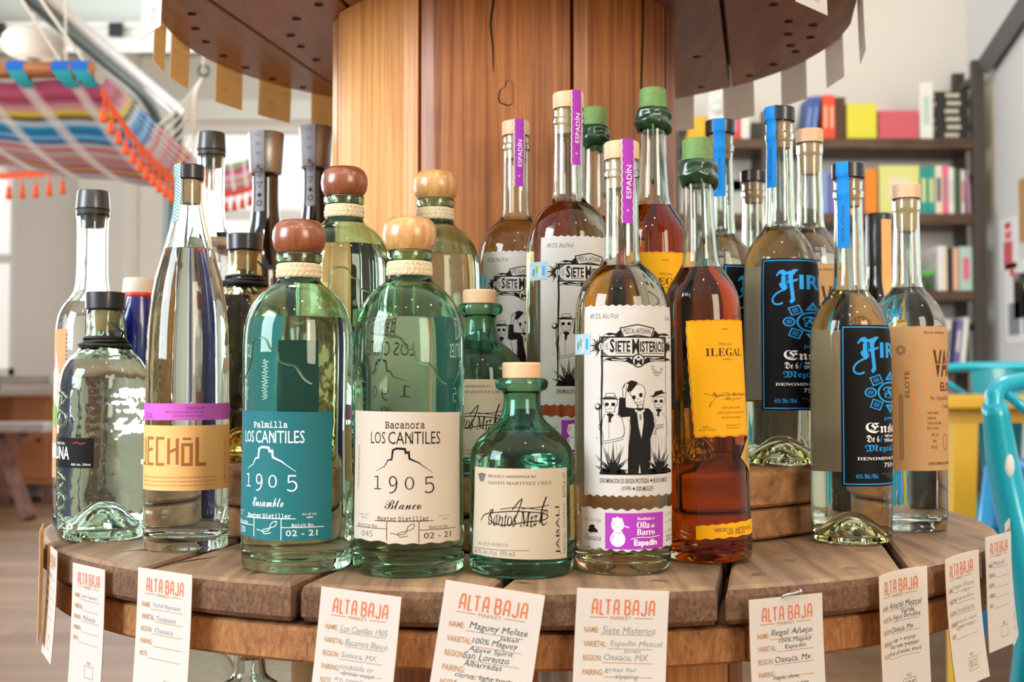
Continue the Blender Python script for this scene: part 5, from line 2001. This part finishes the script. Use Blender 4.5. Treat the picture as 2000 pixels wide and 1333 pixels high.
for lab, w, h, m, t in (('teal book next to the lime cover on the second shelf', .035, .22, 'b_teal', 'b_lime'), ('second teal book from the lime cover on the second shelf', .035, .22, 'b_teal', 'b_lime'), ('cream book with navy head on the second shelf', .034, .225, 'b_cream', 'b_navy'),
                        ('rose pink book on the second shelf', .028, .228, 'b_rose', 'b_mauve'), ('white book with mint band on the second shelf', .026, .216, 'b_white', 'b_mint'), ('dark green book on the second shelf', .032, .21, 'b_green', None), ('thin white book beside the dark green one', .016, .205, 'b_white', 'b_red')):
    book(lab, x, x + w - .002, S2, h, m, title=t, group=g2)
    x += w
book('mauve book leaning at the post end of the second shelf', x + .012, x + .030, S2, .2, 'b_mauve', lean=-.05, group=g2)
g3 = 'books on the third shelf'
o = book('white box spotted with red at the end of the third shelf', 1.838, 1.878, S3, .19, 'b_white', d=.08, title='b_red', group=g3)
for k, (x, c) in enumerate(((1.915, 'b_green'), (1.945, 'b_green'))):
    t = thing('spice_jar', ('small dark jar with bright green lid, nearer the spotted box', 'small dark jar with bright green lid, nearer the white books')[k], 'jar', (x, FY + .06, S3), 0, 'green lidded jars')
    MB().lathe([(0, 0), (0, .012), (.002, .0135), (.06, .0135), (.068, .010), (.076, .010), (.076, 0)], 20).build('body', MATS['b_green'], t, True, sharp=40)
    MB().lathe([(.0765, 0), (.0765, .011), (.098, .011), (.098, 0)], 20).build('lid', mat('lid_green', '44d32f', .4), t, True, sharp=40)
for lab, x0, x1, h, m in (('white book first of the short row on the third shelf', 1.968, 1.992, .208, 'b_white'), ('cream book in the short row on the third shelf', 1.994, 2.008, .205, 'b_cream'), ('black book in the short row on the third shelf', 2.010, 2.034, .2, 'b_black'), ('peach book in the short row on the third shelf', 2.036, 2.06, .2, 'b_peach')):
    book(lab, x0, x1, S3, h, m, group=g3)
o = book('cookbook with mint cover facing out beside the post on the third shelf', 2.066, 2.125, S3, .205, 'b_mint', d=.03, title='b_rose', group=g3)
g4 = 'books on the fourth shelf'
x = 1.865
for lab, w, h, m, t in (('teal book leaning first in the fourth shelf row', .02, .2, 'b_teal', None), ('peach book leaning on the fourth shelf', .036, .205, 'b_peach', None), ('orange book leaning on the fourth shelf', .02, .2, 'b_tanger', None), ('white book leaning after the orange one on the fourth shelf', .03, .205, 'b_white', 'b_grey'),
                        ('cream book leaning on the fourth shelf', .022, .2, 'b_cream', 'b_brown'), ('navy book leaning on the fourth shelf', .018, .195, 'b_navy', None), ('lilac book leaning on the fourth shelf', .024, .2, 'b_purple', 'b_white'), ('white book nearest the post on the fourth shelf', .026, .21, 'b_white', None)):
    book(lab, x, x + w - .002, S4, h, m, lean=.10, title=t, group=g4)
    x += w + .004
# left bay
t = thing('tote_box', 'yellow box with a black round mark on the window bay of the top shelf', 'box', (.842, FY + .04, S1))
MB().box((-.055, 0, 0), (.06, .15, .112), bev=.008).build('body', mat('box_yellow', 'f2bf12', .5), t)
MB().lathe([(0, 0), (0, .03), (.001, .03), (.001, 0)], 24, M=Matrix.Translation((-.055, -.0002, .035)) @ Matrix.Rotation(radians(90), 4, 'X')).build('round_mark', MATS['b_black'], t)
t = thing('alarm_lamp', 'white box lamp with a round glass face on the window bay of the top shelf', 'lamp', (.957, FY + .04, S1))
MB().box((-.042, 0, 0), (.042, .09, .245), bev=.008).build('housing', MATS['b_white'], t)
mb = MB().lathe([(.0, 0), (.0, .036), (.006, .036), (.012, .030), (.020, 0)], 32, M=Matrix.Translation((0, -.0005, .155)) @ Matrix.Rotation(radians(90), 4, 'X'))
mb.build('face', mat('frosted', 'dfe6e6', .15, coat=.6), t, True)
book('red book standing in the window bay of the top shelf', 1.016, 1.058, S1, .15, 'b_red', title='b_rose', group=g1)
book('white book beside the red one in the window bay', 1.062, 1.10, S1, .155, 'b_white', group=g1)

# ---------------------------------------------------------------- right wall, notices
def notice(name, label, y0, y1, z0, z1, m, marks=()):
    mb = MB().box((XR - .004, y0, z0), (XR - .0005, y1, z1), 0)
    names = [m]
    for a, b, c, d, mm in marks:
        if mm not in names:
            names.append(mm)
        mb.box((XR - .0048, y0 + (y1 - y0) * a, z0 + (z1 - z0) * b), (XR - .004, y0 + (y1 - y0) * c, z0 + (z1 - z0) * d), names.index(mm))
    return tag(mb.build(name, [MATS[q] for q in names]), label, 'poster', 'notices on the white wall')


mat('poster_white', 'f1f1f1', .6)
notice('poster', 'pale poster with a pink-red figure on the white wall beside the bookcase post', 5.20, 5.37, 1.315, 1.545, 'poster_white', ((.25, .1, .8, .55, 'b_pink'), (.3, .6, .7, .75, 'b_rose'), (.35, .8, .7, .92, 'b_red')))
notice('poster', 'tan kraft sheet on the white wall above the pink-red poster', 5.0, 5.17, 1.42, 1.70, 'tan')
notice('poster', 'black and white photo poster low on the white wall', 4.95, 5.33, .98, 1.34, 'poster_white', ((.15, .1, .5, .6, 'b_grey'), (.3, .3, .75, .85, 'b_black'), (.6, .1, .9, .5, 'b_grey')))
notice('poster', 'white sheet with dark ink drawing high on the white wall', 4.90, 5.10, 1.98, 2.30, 'poster_white', ((.2, .2, .6, .8, 'b_black'), (.65, .1, .85, .9, 'b_grey')))
notice('poster', 'tall white sheet next to the bookcase post high on the white wall', 5.42, 5.56, 1.60, 2.20, 'b_cream')
t = thing('paper_garland', 'short paper garland of red, green and yellow dots on the white wall', 'garland', (XR - .003, 5.15, 1.28))
for k, c in enumerate(('b_red', 'b_mauve', 'b_green', 'b_yellow', 'b_lime')):
    MB().lathe([(0, 0), (0, .022), (.002, .022), (.002, 0)], 16, M=Matrix.Translation((0, .10 - .05 * k, .02 - .025 * k)) @ Matrix.Rotation(radians(-90), 4, 'Y')).build('dot', MATS[c], t)
o = tag(MB().tube([(XR - .04, 5.42, 2.28), (XR - .04, 4.6, 2.55)], .05, 4).build('wall_rail', mat('rail_grey', '75777a', .5, .2)), 'grey metal rail sloping up along the white wall over the bookcase', 'rail')
o['kind'] = 'thing'

# ---------------------------------------------------------------- yellow table, turquoise chairs, blue stool
mat('tq', '10bad4', .28, .1, coat=.5)
mat('tq_deep', '1295a6', .3, .1, coat=.5)
mat('azure', '0f9ad8', .3, .1, coat=.5)
mat('yel', 'dcab0c', .32, .05, coat=.4)
mat('rubber', '2a2a2a', .7)
tb = thing('cafe_table', 'yellow painted metal table between the turquoise chairs', 'table', (1.62, 3.35, 0))
MB().box((-.58, -.40, .735), (.58, .40, .77), bev=.008).build('tabletop', MATS['yel'], tb)
MB().box((-.50, -.33, .700), (.50, .33, .7345)).build('apron', MATS['yel'], tb)
for sx in (-1, 1):
    for sy in (-1, 1):
        v = []
        for z, w, off in ((.70, .045, 0), (.35, .038, .012), (0, .028, .03)):
            cx, cy_ = sx * (.462 + off), sy * (.31 + off)
            for dx, dy in ((-1, -1), (1, -1), (1, 1), (-1, 1)):
                v.append((cx + dx * w * .7, cy_ + dy * w * .7, z))
        mb = MB()
        for i in (0, 1):
            mb.add(v, [(i * 4 + (j + 1) % 4, i * 4 + j, i * 4 + 4 + j, i * 4 + 4 + (j + 1) % 4)[::-1] for j in range(4)])
        mb.v = mb.v[:12] + mb.v[12:]
        mb.build('leg', MATS['yel'], tb)


def metal_chair(label, loc, rz, m, m2, group):
    c = thing('metal_chair', label, 'chair', loc, rz, group)
    bm_ = MB()
    # dished seat with rolled edge, front is -y
    n = 10
    v = []
    for i in range(n + 1):
        for j in range(n + 1):
            a, b = 2 * i / n - 1, 2 * j / n - 1
            w = .185 - .012 * (b + 1) / 2
            x, y = a * w, b * .18
            k = max(abs(a), abs(b))
            v.append((x, y, .45 - .010 * (1 - k * k) - (.02 if k == 1 else 0)))
    bm_.add(v, [(i * (n + 1) + j, (i + 1) * (n + 1) + j, (i + 1) * (n + 1) + j + 1, i * (n + 1) + j + 1) for i in range(n) for j in range(n)])
    bm_.build('seat', MATS[m2], c, True)
    for sx in (-1, 1):
        mb = MB()
        mb.tube([(sx * .165, -.155, .445), (sx * .185, -.185, .25), (sx * .215, -.225, .0)], [.024, .021, .014], 10)
        l = mb.build('leg', MATS[m], c, True)
        MB().lathe([(0, 0), (0, .017), (.02, .018), (.02, 0)], 12, M=Matrix.Translation((sx * .215, -.225, 0))).build('foot_cap', MATS['rubber'], l)
        mb = MB()
        mb.tube([tuple(p) for p in crom([(sx * .222, .175, .815), (sx * .205, .18, .70), (sx * .172, .165, .47), (sx * .185, .20, .25), (sx * .218, .245, .0)], 6)], [.019 + .008 * sin(pi * i / 24) for i in range(25)], 10)
        l = mb.build('leg', MATS[m], c, True)
        MB().lathe([(0, 0), (0, 1), (.08, .9), (.1, 0)], 20, M=Matrix.Translation((sx * .2075, .1575, .715)) @ Matrix.Rotation(radians(90), 4, 'X') @ Matrix.Diagonal((.0075, .019, .02, 1))).build('oval_mark', MATS['poster_white'], l, True)
        MB().lathe([(0, 0), (0, .017), (.02, .018), (.02, 0)], 12, M=Matrix.Translation((sx * .218, .245, 0))).build('foot_cap', MATS['rubber'], l)
        # curved panel under the seat between the legs
        MB().tube([tuple(p) for p in crom([(sx * .180, -.17, .30), (sx * .172, -.10, .40), (sx * .170, 0, .425), (sx * .172, .10, .40), (sx * .182, .18, .30)], 5)], .011, 8).build('side_arch', MATS[m], c, True)
    pts = crom([(-.222, .175, .80), (-.215, .182, .835), (-.16, .2, .852), (0, .214, .858), (.16, .2, .852), (.215, .182, .835), (.222, .175, .80)], 6)
    MB().tube([tuple(p) for p in pts], .0145, 10).build('back_rail', MATS[m], c, True)
    v = []
    for i in range(9):
        t = i / 8
        z = .44 + .412 * t
        w = .052 + .036 * t
        for j in range(7):
            a = 2 * j / 6 - 1
            v.append((a * w, .175 + .036 * t - .010 * (1 - a * a) * 1.0, z))
    MB().add(v, [(i * 7 + j, i * 7 + j + 1, i * 7 + 8 + j, i * 7 + 7 + j) for i in range(8) for j in range(6)]).build('back_panel', MATS[m2], c, True)
    for sx in (-1, 1):
        MB().tube([(sx * .10, .198, .76), (sx * .16, .192, .80), (sx * .20, .184, .832)], .009, 8).build('back_brace', MATS[m], c, True)
    return c


CHG = 'turquoise metal chairs'
metal_chair('turquoise metal chair nearest the camera, its back post rising beside the spool', (.967, 1.64, 0), radians(2), 'tq', 'tq_deep', CHG).scale.z = .945
metal_chair('turquoise metal chair on the far side of the yellow table, rounded back rail showing', (1.57, 3.67, 0), radians(-8), 'tq', 'tq_deep', CHG)
st = thing('metal_stool', 'bright blue metal stool with arched sides in front of the yellow table', 'stool', (1.195, 2.42, 0), radians(10))
MB().box((-.15, -.15, .615), (.15, .15, .64), bev=.01).build('seat', MATS['azure'], st)
for sx in (-1, 1):
    for sy in (-1, 1):
        MB().tube([(sx * .135, sy * .135, .62), (sx * .165, sy * .165, .3), (sx * .2, sy * .2, 0)], [.026, .022, .014], 10).build('leg', MATS['azure'], st, True)
for k in range(4):
    a = radians(90 * k)
    mb = MB()
    n = 14
    v = []
    for i in range(n + 1):
        x = -.135 + .27 * i / n
        zl = .60 - .11 * (abs(2 * i / n - 1) ** 2.2)
        for q, z in ((0, .618), (0, zl - .02)):
            v.append((x, -.148, z))
    mb.add([Matrix.Rotation(a, 4, 'Z') @ Vector(p) for p in v], [(2 * i, 2 * i + 1, 2 * i + 3, 2 * i + 2) for i in range(n)])
    mb.build('side_arch', MATS['azure'], st, True)

# ---------------------------------------------------------------- picnic table, bench and cabinet by the windows
wood('grey_plank', '7a6d66', 'b0a69d', (1, 0, 0), 30, 12, .7, .3)
wood('brown_plank', '6a4636', '94695a', (0, 0, 1), 30, 8, .65, .3)
bn = thing('picnic_bench', 'weathered grey plank bench on crossed brown legs by the windows', 'bench', (-3.35, 7.0, 0))
MB().box((-.9, -.16, .515), (.63, .0, .57), bev=.006).box((-.9, .012, .515), (.63, .17, .57), bev=.006).build('seat', MATS['grey_plank'], bn)
for x in (.36, -.7):
    for s_ in (-1, 1):
        mb = MB()
        mb.tube([(x - s_ * .10, s_ * .06, .515), (x + s_ * .17, -s_ * .08, 0.01)], .055, 4)
        mb.build('leg', MATS['brown_plank'], bn)
pt = thing('picnic_table', 'weathered plank table behind the grey bench at the windows', 'table', (-3.55, 7.62, 0))
MB().box((-.9, -.30, .795), (.68, .30, .85), bev=.006).build('tabletop', MATS['grey_plank'], pt)
for x in (.15, -.7):
    for s_ in (-1, 1):
        MB().tube([(x, s_ * .10, .795), (x, -s_ * .28, .01)], .05, 4).build('leg', MATS['brown_plank'], pt)
cb = thing('cabinet', 'low terracotta brown cabinet under the plank table by the wall', 'cabinet', (-3.5, 8.16, 0))
mat('terracotta', 'b8764a', .6, var=.1)
MB().box((-.55, -.2, .12), (.40, .2, .72), bev=.006).build('body', MATS['terracotta'], cb)
for x in (-.50, -.06):
    d_ = MB().box((x, -.222, .16), (x + .43, -.2005, .68), bev=.006).build('door', MATS['terracotta'], cb)
    MB().lathe([(0, 0), (0, .012), (.02, .014), (.02, 0)], 12, M=Matrix.Translation((x + .38, -.2225, .42)) @ Matrix.Rotation(radians(90), 4, 'X')).build('knob', MATS['dark_iron'], d_)
for x in (-.5, .35):
    for y in (-.15, .15):
        MB().box((x - .025, y - .025, 0), (x + .025, y + .025, .119)).build('leg', MATS['brown_plank'], cb)


# ---------------------------------------------------------------- hammocks
def striped(name, bands, hot):
    m = bpy.data.materials.new(name)
    m.use_nodes = True
    nt = m.node_tree
    p = nt.nodes['Principled BSDF']
    uv = nt.nodes.new('ShaderNodeUVMap')
    se = nt.nodes.new('ShaderNodeSeparateXYZ')
    nt.links.new(uv.outputs[0], se.inputs[0])
    nz = nt.nodes.new('ShaderNodeTexNoise')
    mp = nt.nodes.new('ShaderNodeMapping')
    mp.inputs['Scale'].default_value = (3, 90, 1)
    nt.links.new(uv.outputs[0], mp.inputs[0])
    nt.links.new(mp.outputs[0], nz.inputs['Vector'])
    nz.inputs['Scale'].default_value = 1
    ad = nt.nodes.new('ShaderNodeMath')
    ad.operation = 'MULTIPLY_ADD'
    ad.inputs[1].default_value = .05
    nt.links.new(nz.outputs['Fac'], ad.inputs[0])
    nt.links.new(se.outputs['Y'], ad.inputs[2])
    r = nt.nodes.new('ShaderNodeValToRGB')
    el = r.color_ramp.elements
    while len(el) > 1:
        el.remove(el[-1])
    el[0].position = bands[0][0] + .025
    el[0].color = lin(bands[0][1])
    for t, c in bands[1:]:
        e_ = el.new(min(1, t + .025))
        e_.color = lin(c)
    nt.links.new(ad.outputs[0], r.inputs[0])
    # pale lines along the warp: light through the weave, put into the colour
    wv = nt.nodes.new('ShaderNodeTexWave')
    wv.bands_direction = 'X'
    wv.inputs['Scale'].default_value = hot
    wv.inputs['Distortion'].default_value = .6
    nt.links.new(uv.outputs[0], wv.inputs['Vector'])
    cr_ = nt.nodes.new('ShaderNodeMapRange')
    cr_.inputs['From Min'].default_value = .72
    cr_.inputs['From Max'].default_value = 1.0
    cr_.inputs['To Max'].default_value = .7
    nt.links.new(wv.outputs['Fac'], cr_.inputs['Value'])
    mx = nt.nodes.new('ShaderNodeMix')
    mx.data_type = 'RGBA'
    nt.links.new(cr_.outputs[0], mx.inputs[0])
    nt.links.new(r.outputs[0], mx.inputs[6])
    mx.inputs[7].default_value = lin('eadfda')
    nt.links.new(mx.outputs[2], p.inputs['Base Color'])
    p.inputs['Roughness'].default_value = .9
    # thin cotton lets some daylight through
    tr = nt.nodes.new('ShaderNodeBsdfTranslucent')
    nt.links.new(mx.outputs[2], tr.inputs['Color'])
    ms = nt.nodes.new('ShaderNodeMixShader')
    ms.inputs[0].default_value = .45
    nt.links.new(p.outputs[0], ms.inputs[1])
    nt.links.new(tr.outputs[0], ms.inputs[2])
    nt.links.new(ms.outputs[0], nt.nodes['Material Output'].inputs[0])
    MATS[name] = m
    return m


striped('serape', [(0, 'a8466e'), (.07, 'c2607e'), (.12, '9a3a50'), (.17, 'c98a9a'), (.22, 'd8bf3a'), (.25, '2a2420'), (.29, 'cfd2da'), (.32, '2f9cc4'), (.37, '1c5f9c'), (.41, '6fb4dc'), (.45, '1b4c86'), (.49, 'b9b6bb'),
                   (.54, 'c4504c'), (.57, 'b3adb0'), (.66, 'c0685e'), (.70, '99919a'), (.76, 'b3383e'), (.80, 'b79f5c'), (.84, 'a83a44'), (.89, '9b8f94'), (.93, 'c7a3a4'), (1, '8c9a94')], 2.2)
striped('serape_end', [(0, '6fa85a'), (.15, '9a8f8c'), (.3, 'a83350'), (.4, 'd87a98'), (.5, 'b9b3b8'), (.62, 'c46a5e'), (.75, 'a9a39c'), (.9, 'b0484c'), (1, '8f8a88')], 1.5)
mat('tassel_orange', 'f2622f', .85)
mat('tassel_red', 'd9482f', .85)
mat('cotton_rope', 'e8dfcd', .9)
wood('bar_wood', '9a5c38', 'c28458', (1, 0, 0), 60, 10, .5, .2)


def cloth(name, fn, m, parent, nu=28, nv=28):
    v, f = [], []
    for i in range(nv + 1):
        for j in range(nu + 1):
            v.append(fn(j / nu, i / nv))
    for i in range(nv):
        for j in range(nu):
            f.append((i * (nu + 1) + j, i * (nu + 1) + j + 1, (i + 1) * (nu + 1) + j + 1, (i + 1) * (nu + 1) + j))
    o = mesh(name, v, f, MATS[m], None, parent, True)
    uvl = o.data.uv_layers.new(name='UVMap')
    for p in o.data.polygons:
        for li in p.loop_indices:
            k = o.data.loops[li].vertex_index
            uvl.data[li].uv = ((k % (nu + 1)) / nu, (k // (nu + 1)) / nv)
    return o


def tassel_mesh(L, r=.011):
    mb = MB()
    mb.tube([(0, 0, 0), (.001, 0, -L * .4)], .0022, 6)
    mb.lathe([(-L, 0), (-L, r), (-L * .8, r * .85), (-L * .58, r * .62), (-L * .5, r * .75), (-L * .42, r * .6), (-L * .38, 0)], 10)
    o = mb.build('tassel', MATS['tassel_orange'], None, True)
    return o


def fringe(parent, curve, n, L, m='tassel_orange', band=.026):
    v, f = [], []
    K = 40
    for i in range(K + 1):
        p = Vector(curve(i / K))
        w = band * (1 + .15 * sin(i * 2.3))
        v += [p, p + Vector((.003 * sin(i), -.004, -w))]
    f = [(2 * i, 2 * i + 1, 2 * i + 3, 2 * i + 2) for i in range(K)]
    b = mesh('fringe_band', v, f, MATS[m], None, parent, True)
    proto = tassel_mesh(L)
    proto.data.materials[0] = MATS[m]
    for k in range(n):
        o = proto if k == 0 else proto.copy()
        if k:
            COL.objects.link(o)
        o.parent = parent
        o.location = Vector(curve((k + .5) / n)) + Vector((0, -.004, -band * .9))
    return b


hm = thing('hammock', 'striped serape hammock hung high from a wooden spreader bar with orange tassels', 'hammock')
BZ = 1.607


def hs(u, t):
    L = Vector((-1.95, 3.02, 1.585)).lerp(Vector((-2.0, 3.72, 1.575)), t)
    R_ = Vector((-1.075, 3.02, 1.585)).lerp(Vector((-1.02, 3.66, 1.41)), t)
    p = L.lerp(R_, u)
    p.z -= .03 * sin(pi * t) + .022 * sin(pi * min(1, u)) * (.25 + .75 * t)
    p.z += .004 * sin(u * 23 + t * 3)
    return p


cloth('bed', hs, 'serape', hm)


def hs2(u, t):
    a = hs(1, t)
    b = Vector((-1.06, 3.05, 1.60)).lerp(Vector((-.985, 3.72, 1.50)), t)
    p = a.lerp(b, u)
    p.z -= .012 * sin(pi * u)
    return p


cloth('raised_side', hs2, 'serape', hm, 8, 28)
fringe(hm, lambda t: tuple(hs(1, .03 + .97 * t) + Vector((.004, -.006, .004))), 13, .06)


def hs3(u, t):
    p = Vector((-1.02, 3.80, 1.52)).lerp(Vector((-.84, 3.90, 1.565)), u)
    p.z -= .085 * t + .02 * sin(pi * u)
    p.y += .05 * t
    return p


cloth('far_end', hs3, 'serape_end', hm, 12, 8)
fringe(hm, lambda t: tuple(hs3(.35 + .65 * t, 1) + Vector((0, -.01, .002))), 5, .05, 'tassel_red', .018)
mb = MB()
mb.tube([(-2.1, 3.0, BZ), (-1.075, 3.0, BZ)], .021, 14)
mb.build('spreader_bar', MATS['bar_wood'], hm, True)
mat('loop_blue', '1c62b4', .85); mat('loop_teal', '2a9ea6', .85)
for x in (-1.9, -1.72, -1.55, -1.44, -1.27, -1.155, -1.105):
    mb = MB()
    for k, y in enumerate((0, .02)):
        pass
    n = 12
    v = []
    for i in range(n + 1):
        a = pi * 1.05 * i / n - .3
        v += [(x - .022, 3.0 - .0235 * cos(a), BZ + .0235 * sin(a) - 0.0), (x + .022, 3.0 - .0235 * cos(a), BZ + .0235 * sin(a))]
    v += [(x - .018, 3.03, BZ - .03), (x + .026, 3.03, BZ - .03)]
    mb.add(v, [(2 * i, 2 * i + 1, 2 * i + 3, 2 * i + 2) for i in range(n + 1)], 0)
    v = [(x - .022, 2.977, BZ - .004), (x + .022, 2.977, BZ - .004), (x - .008, 2.985, BZ - .026), (x + .034, 2.985, BZ - .026), (x + .004, 3.02, BZ - .042), (x + .04, 3.02, BZ - .042)]
    mb.add(v, [(0, 1, 3, 2), (2, 3, 5, 4)], 1)
    mb.build('loop', [MATS['loop_blue'], MATS['loop_teal']], hm, True)
for (a, b) in (((-1.16, 3.0, BZ + .02), (-1.62, 3.15, 2.30)), ((-1.10, 3.0, BZ + .02), (-1.60, 3.15, 2.30)), ((-1.44, 3.0, BZ + .02), (-1.66, 3.15, 2.30)), ((-1.9, 3.0, BZ + .02), (-1.70, 3.15, 2.30))):
    MB().tube([a, b], .0045, 6).build('cord', MATS['cotton_rope'], hm, True)
mb = MB()
mb.tube([(-1.64, 3.15, 2.30), (-1.64, 3.15, 3.15)], .006, 6)
mb.build('hanging_rope', MATS['cotton_rope'], hm, True)

h2 = thing('hammock', 'second striped hammock lower by the windows, only its orange tasselled end in view', 'hammock')


def k1(u, t):
    p = Vector((-2.4, 3.95, 1.535)).lerp(Vector((-1.50, 3.98, 1.52)), u)
    p.z += .065 * (1 - t) - .02 + .035 * (u ** 6)
    p.y += .12 * (1 - t)
    p.x -= .05 * (1 - t)
    return p


cloth('bed', k1, 'serape_end', h2, 20, 8)
fringe(h2, lambda t: tuple(k1(.35 + .65 * t, 1) + Vector((0, -.006, .003))), 13, .072, band=.02)
MB().tube([(-2.38, 4.08, 1.58), (-2.4, 4.1, 3.15)], .006, 6).build('hanging_rope', MATS['cotton_rope'], h2, True)
MB().tube([(-1.56, 4.10, 1.60), (-1.6, 4.12, 3.15)], .004, 6).build('hanging_rope', MATS['cotton_rope'], h2, True)

mc = thing('macrame_cords', 'bundle of pale knotted hammock cords hanging behind the kraft cards', 'cords')
top = (-1.03, 3.9, 1.845)
MB().tube([top, (-1.05, 4.0, 3.15)], .006, 6).build('hanging_rope', MATS['cotton_rope'], mc, True)
mb = MB()
mb.tube([(top[0] + .018 * cos(t * .3), 3.9, top[2] + .018 * sin(t * .3)) for t in range(21)], .004, 6, close=False)
mb.build('ring', MATS['dark_iron'], mc, True)
for k in range(7):
    b = (-1.125 + .002 * k, 3.95 + .02 * k, 1.735 - .022 * k)
    q = (-1.06, 3.92, 1.80 - .004 * k)
    MB().tube([tuple(p) for p in crom([(top[0], top[1], top[2] - .015), q, b, (b[0] - .14, b[1] + .1, b[2] - .075)], 5)], .0035, 6).build('cord', MATS['cotton_rope'], mc, True)

# woven pendant shade above the spreader bar
lp = thing('pendant_shade', 'round white woven pendant shade hanging over the hammock bar', 'lamp', (-2.05, 5.0, 2.19))
mat('white_rattan', 'f3e6d6', .8)
pr = [(p[0], p[1]) for p in crom([(0, .03, 0), (.008, .08, 0), (.03, .115, 0), (.07, .125, 0), (.11, .11, 0), (.13, .06, 0)], 5)]
MB().lathe(pr, 32).build('shade', MATS['white_rattan'], lp, True)
for z, r in ((.010, .084), (.03, .117), (.05, .124), (.07, .127), (.09, .122)):
    MB().tube([(r * cos(2 * pi * i / 32), r * sin(2 * pi * i / 32), z) for i in range(32)], .0035, 6, close=True).build('hoop', MATS['cotton_rope'], lp, True)
MB().tube([(0, 0, .13), (0, 0, .96)], .004, 6).build('cord', MATS['cotton_rope'], lp, True)
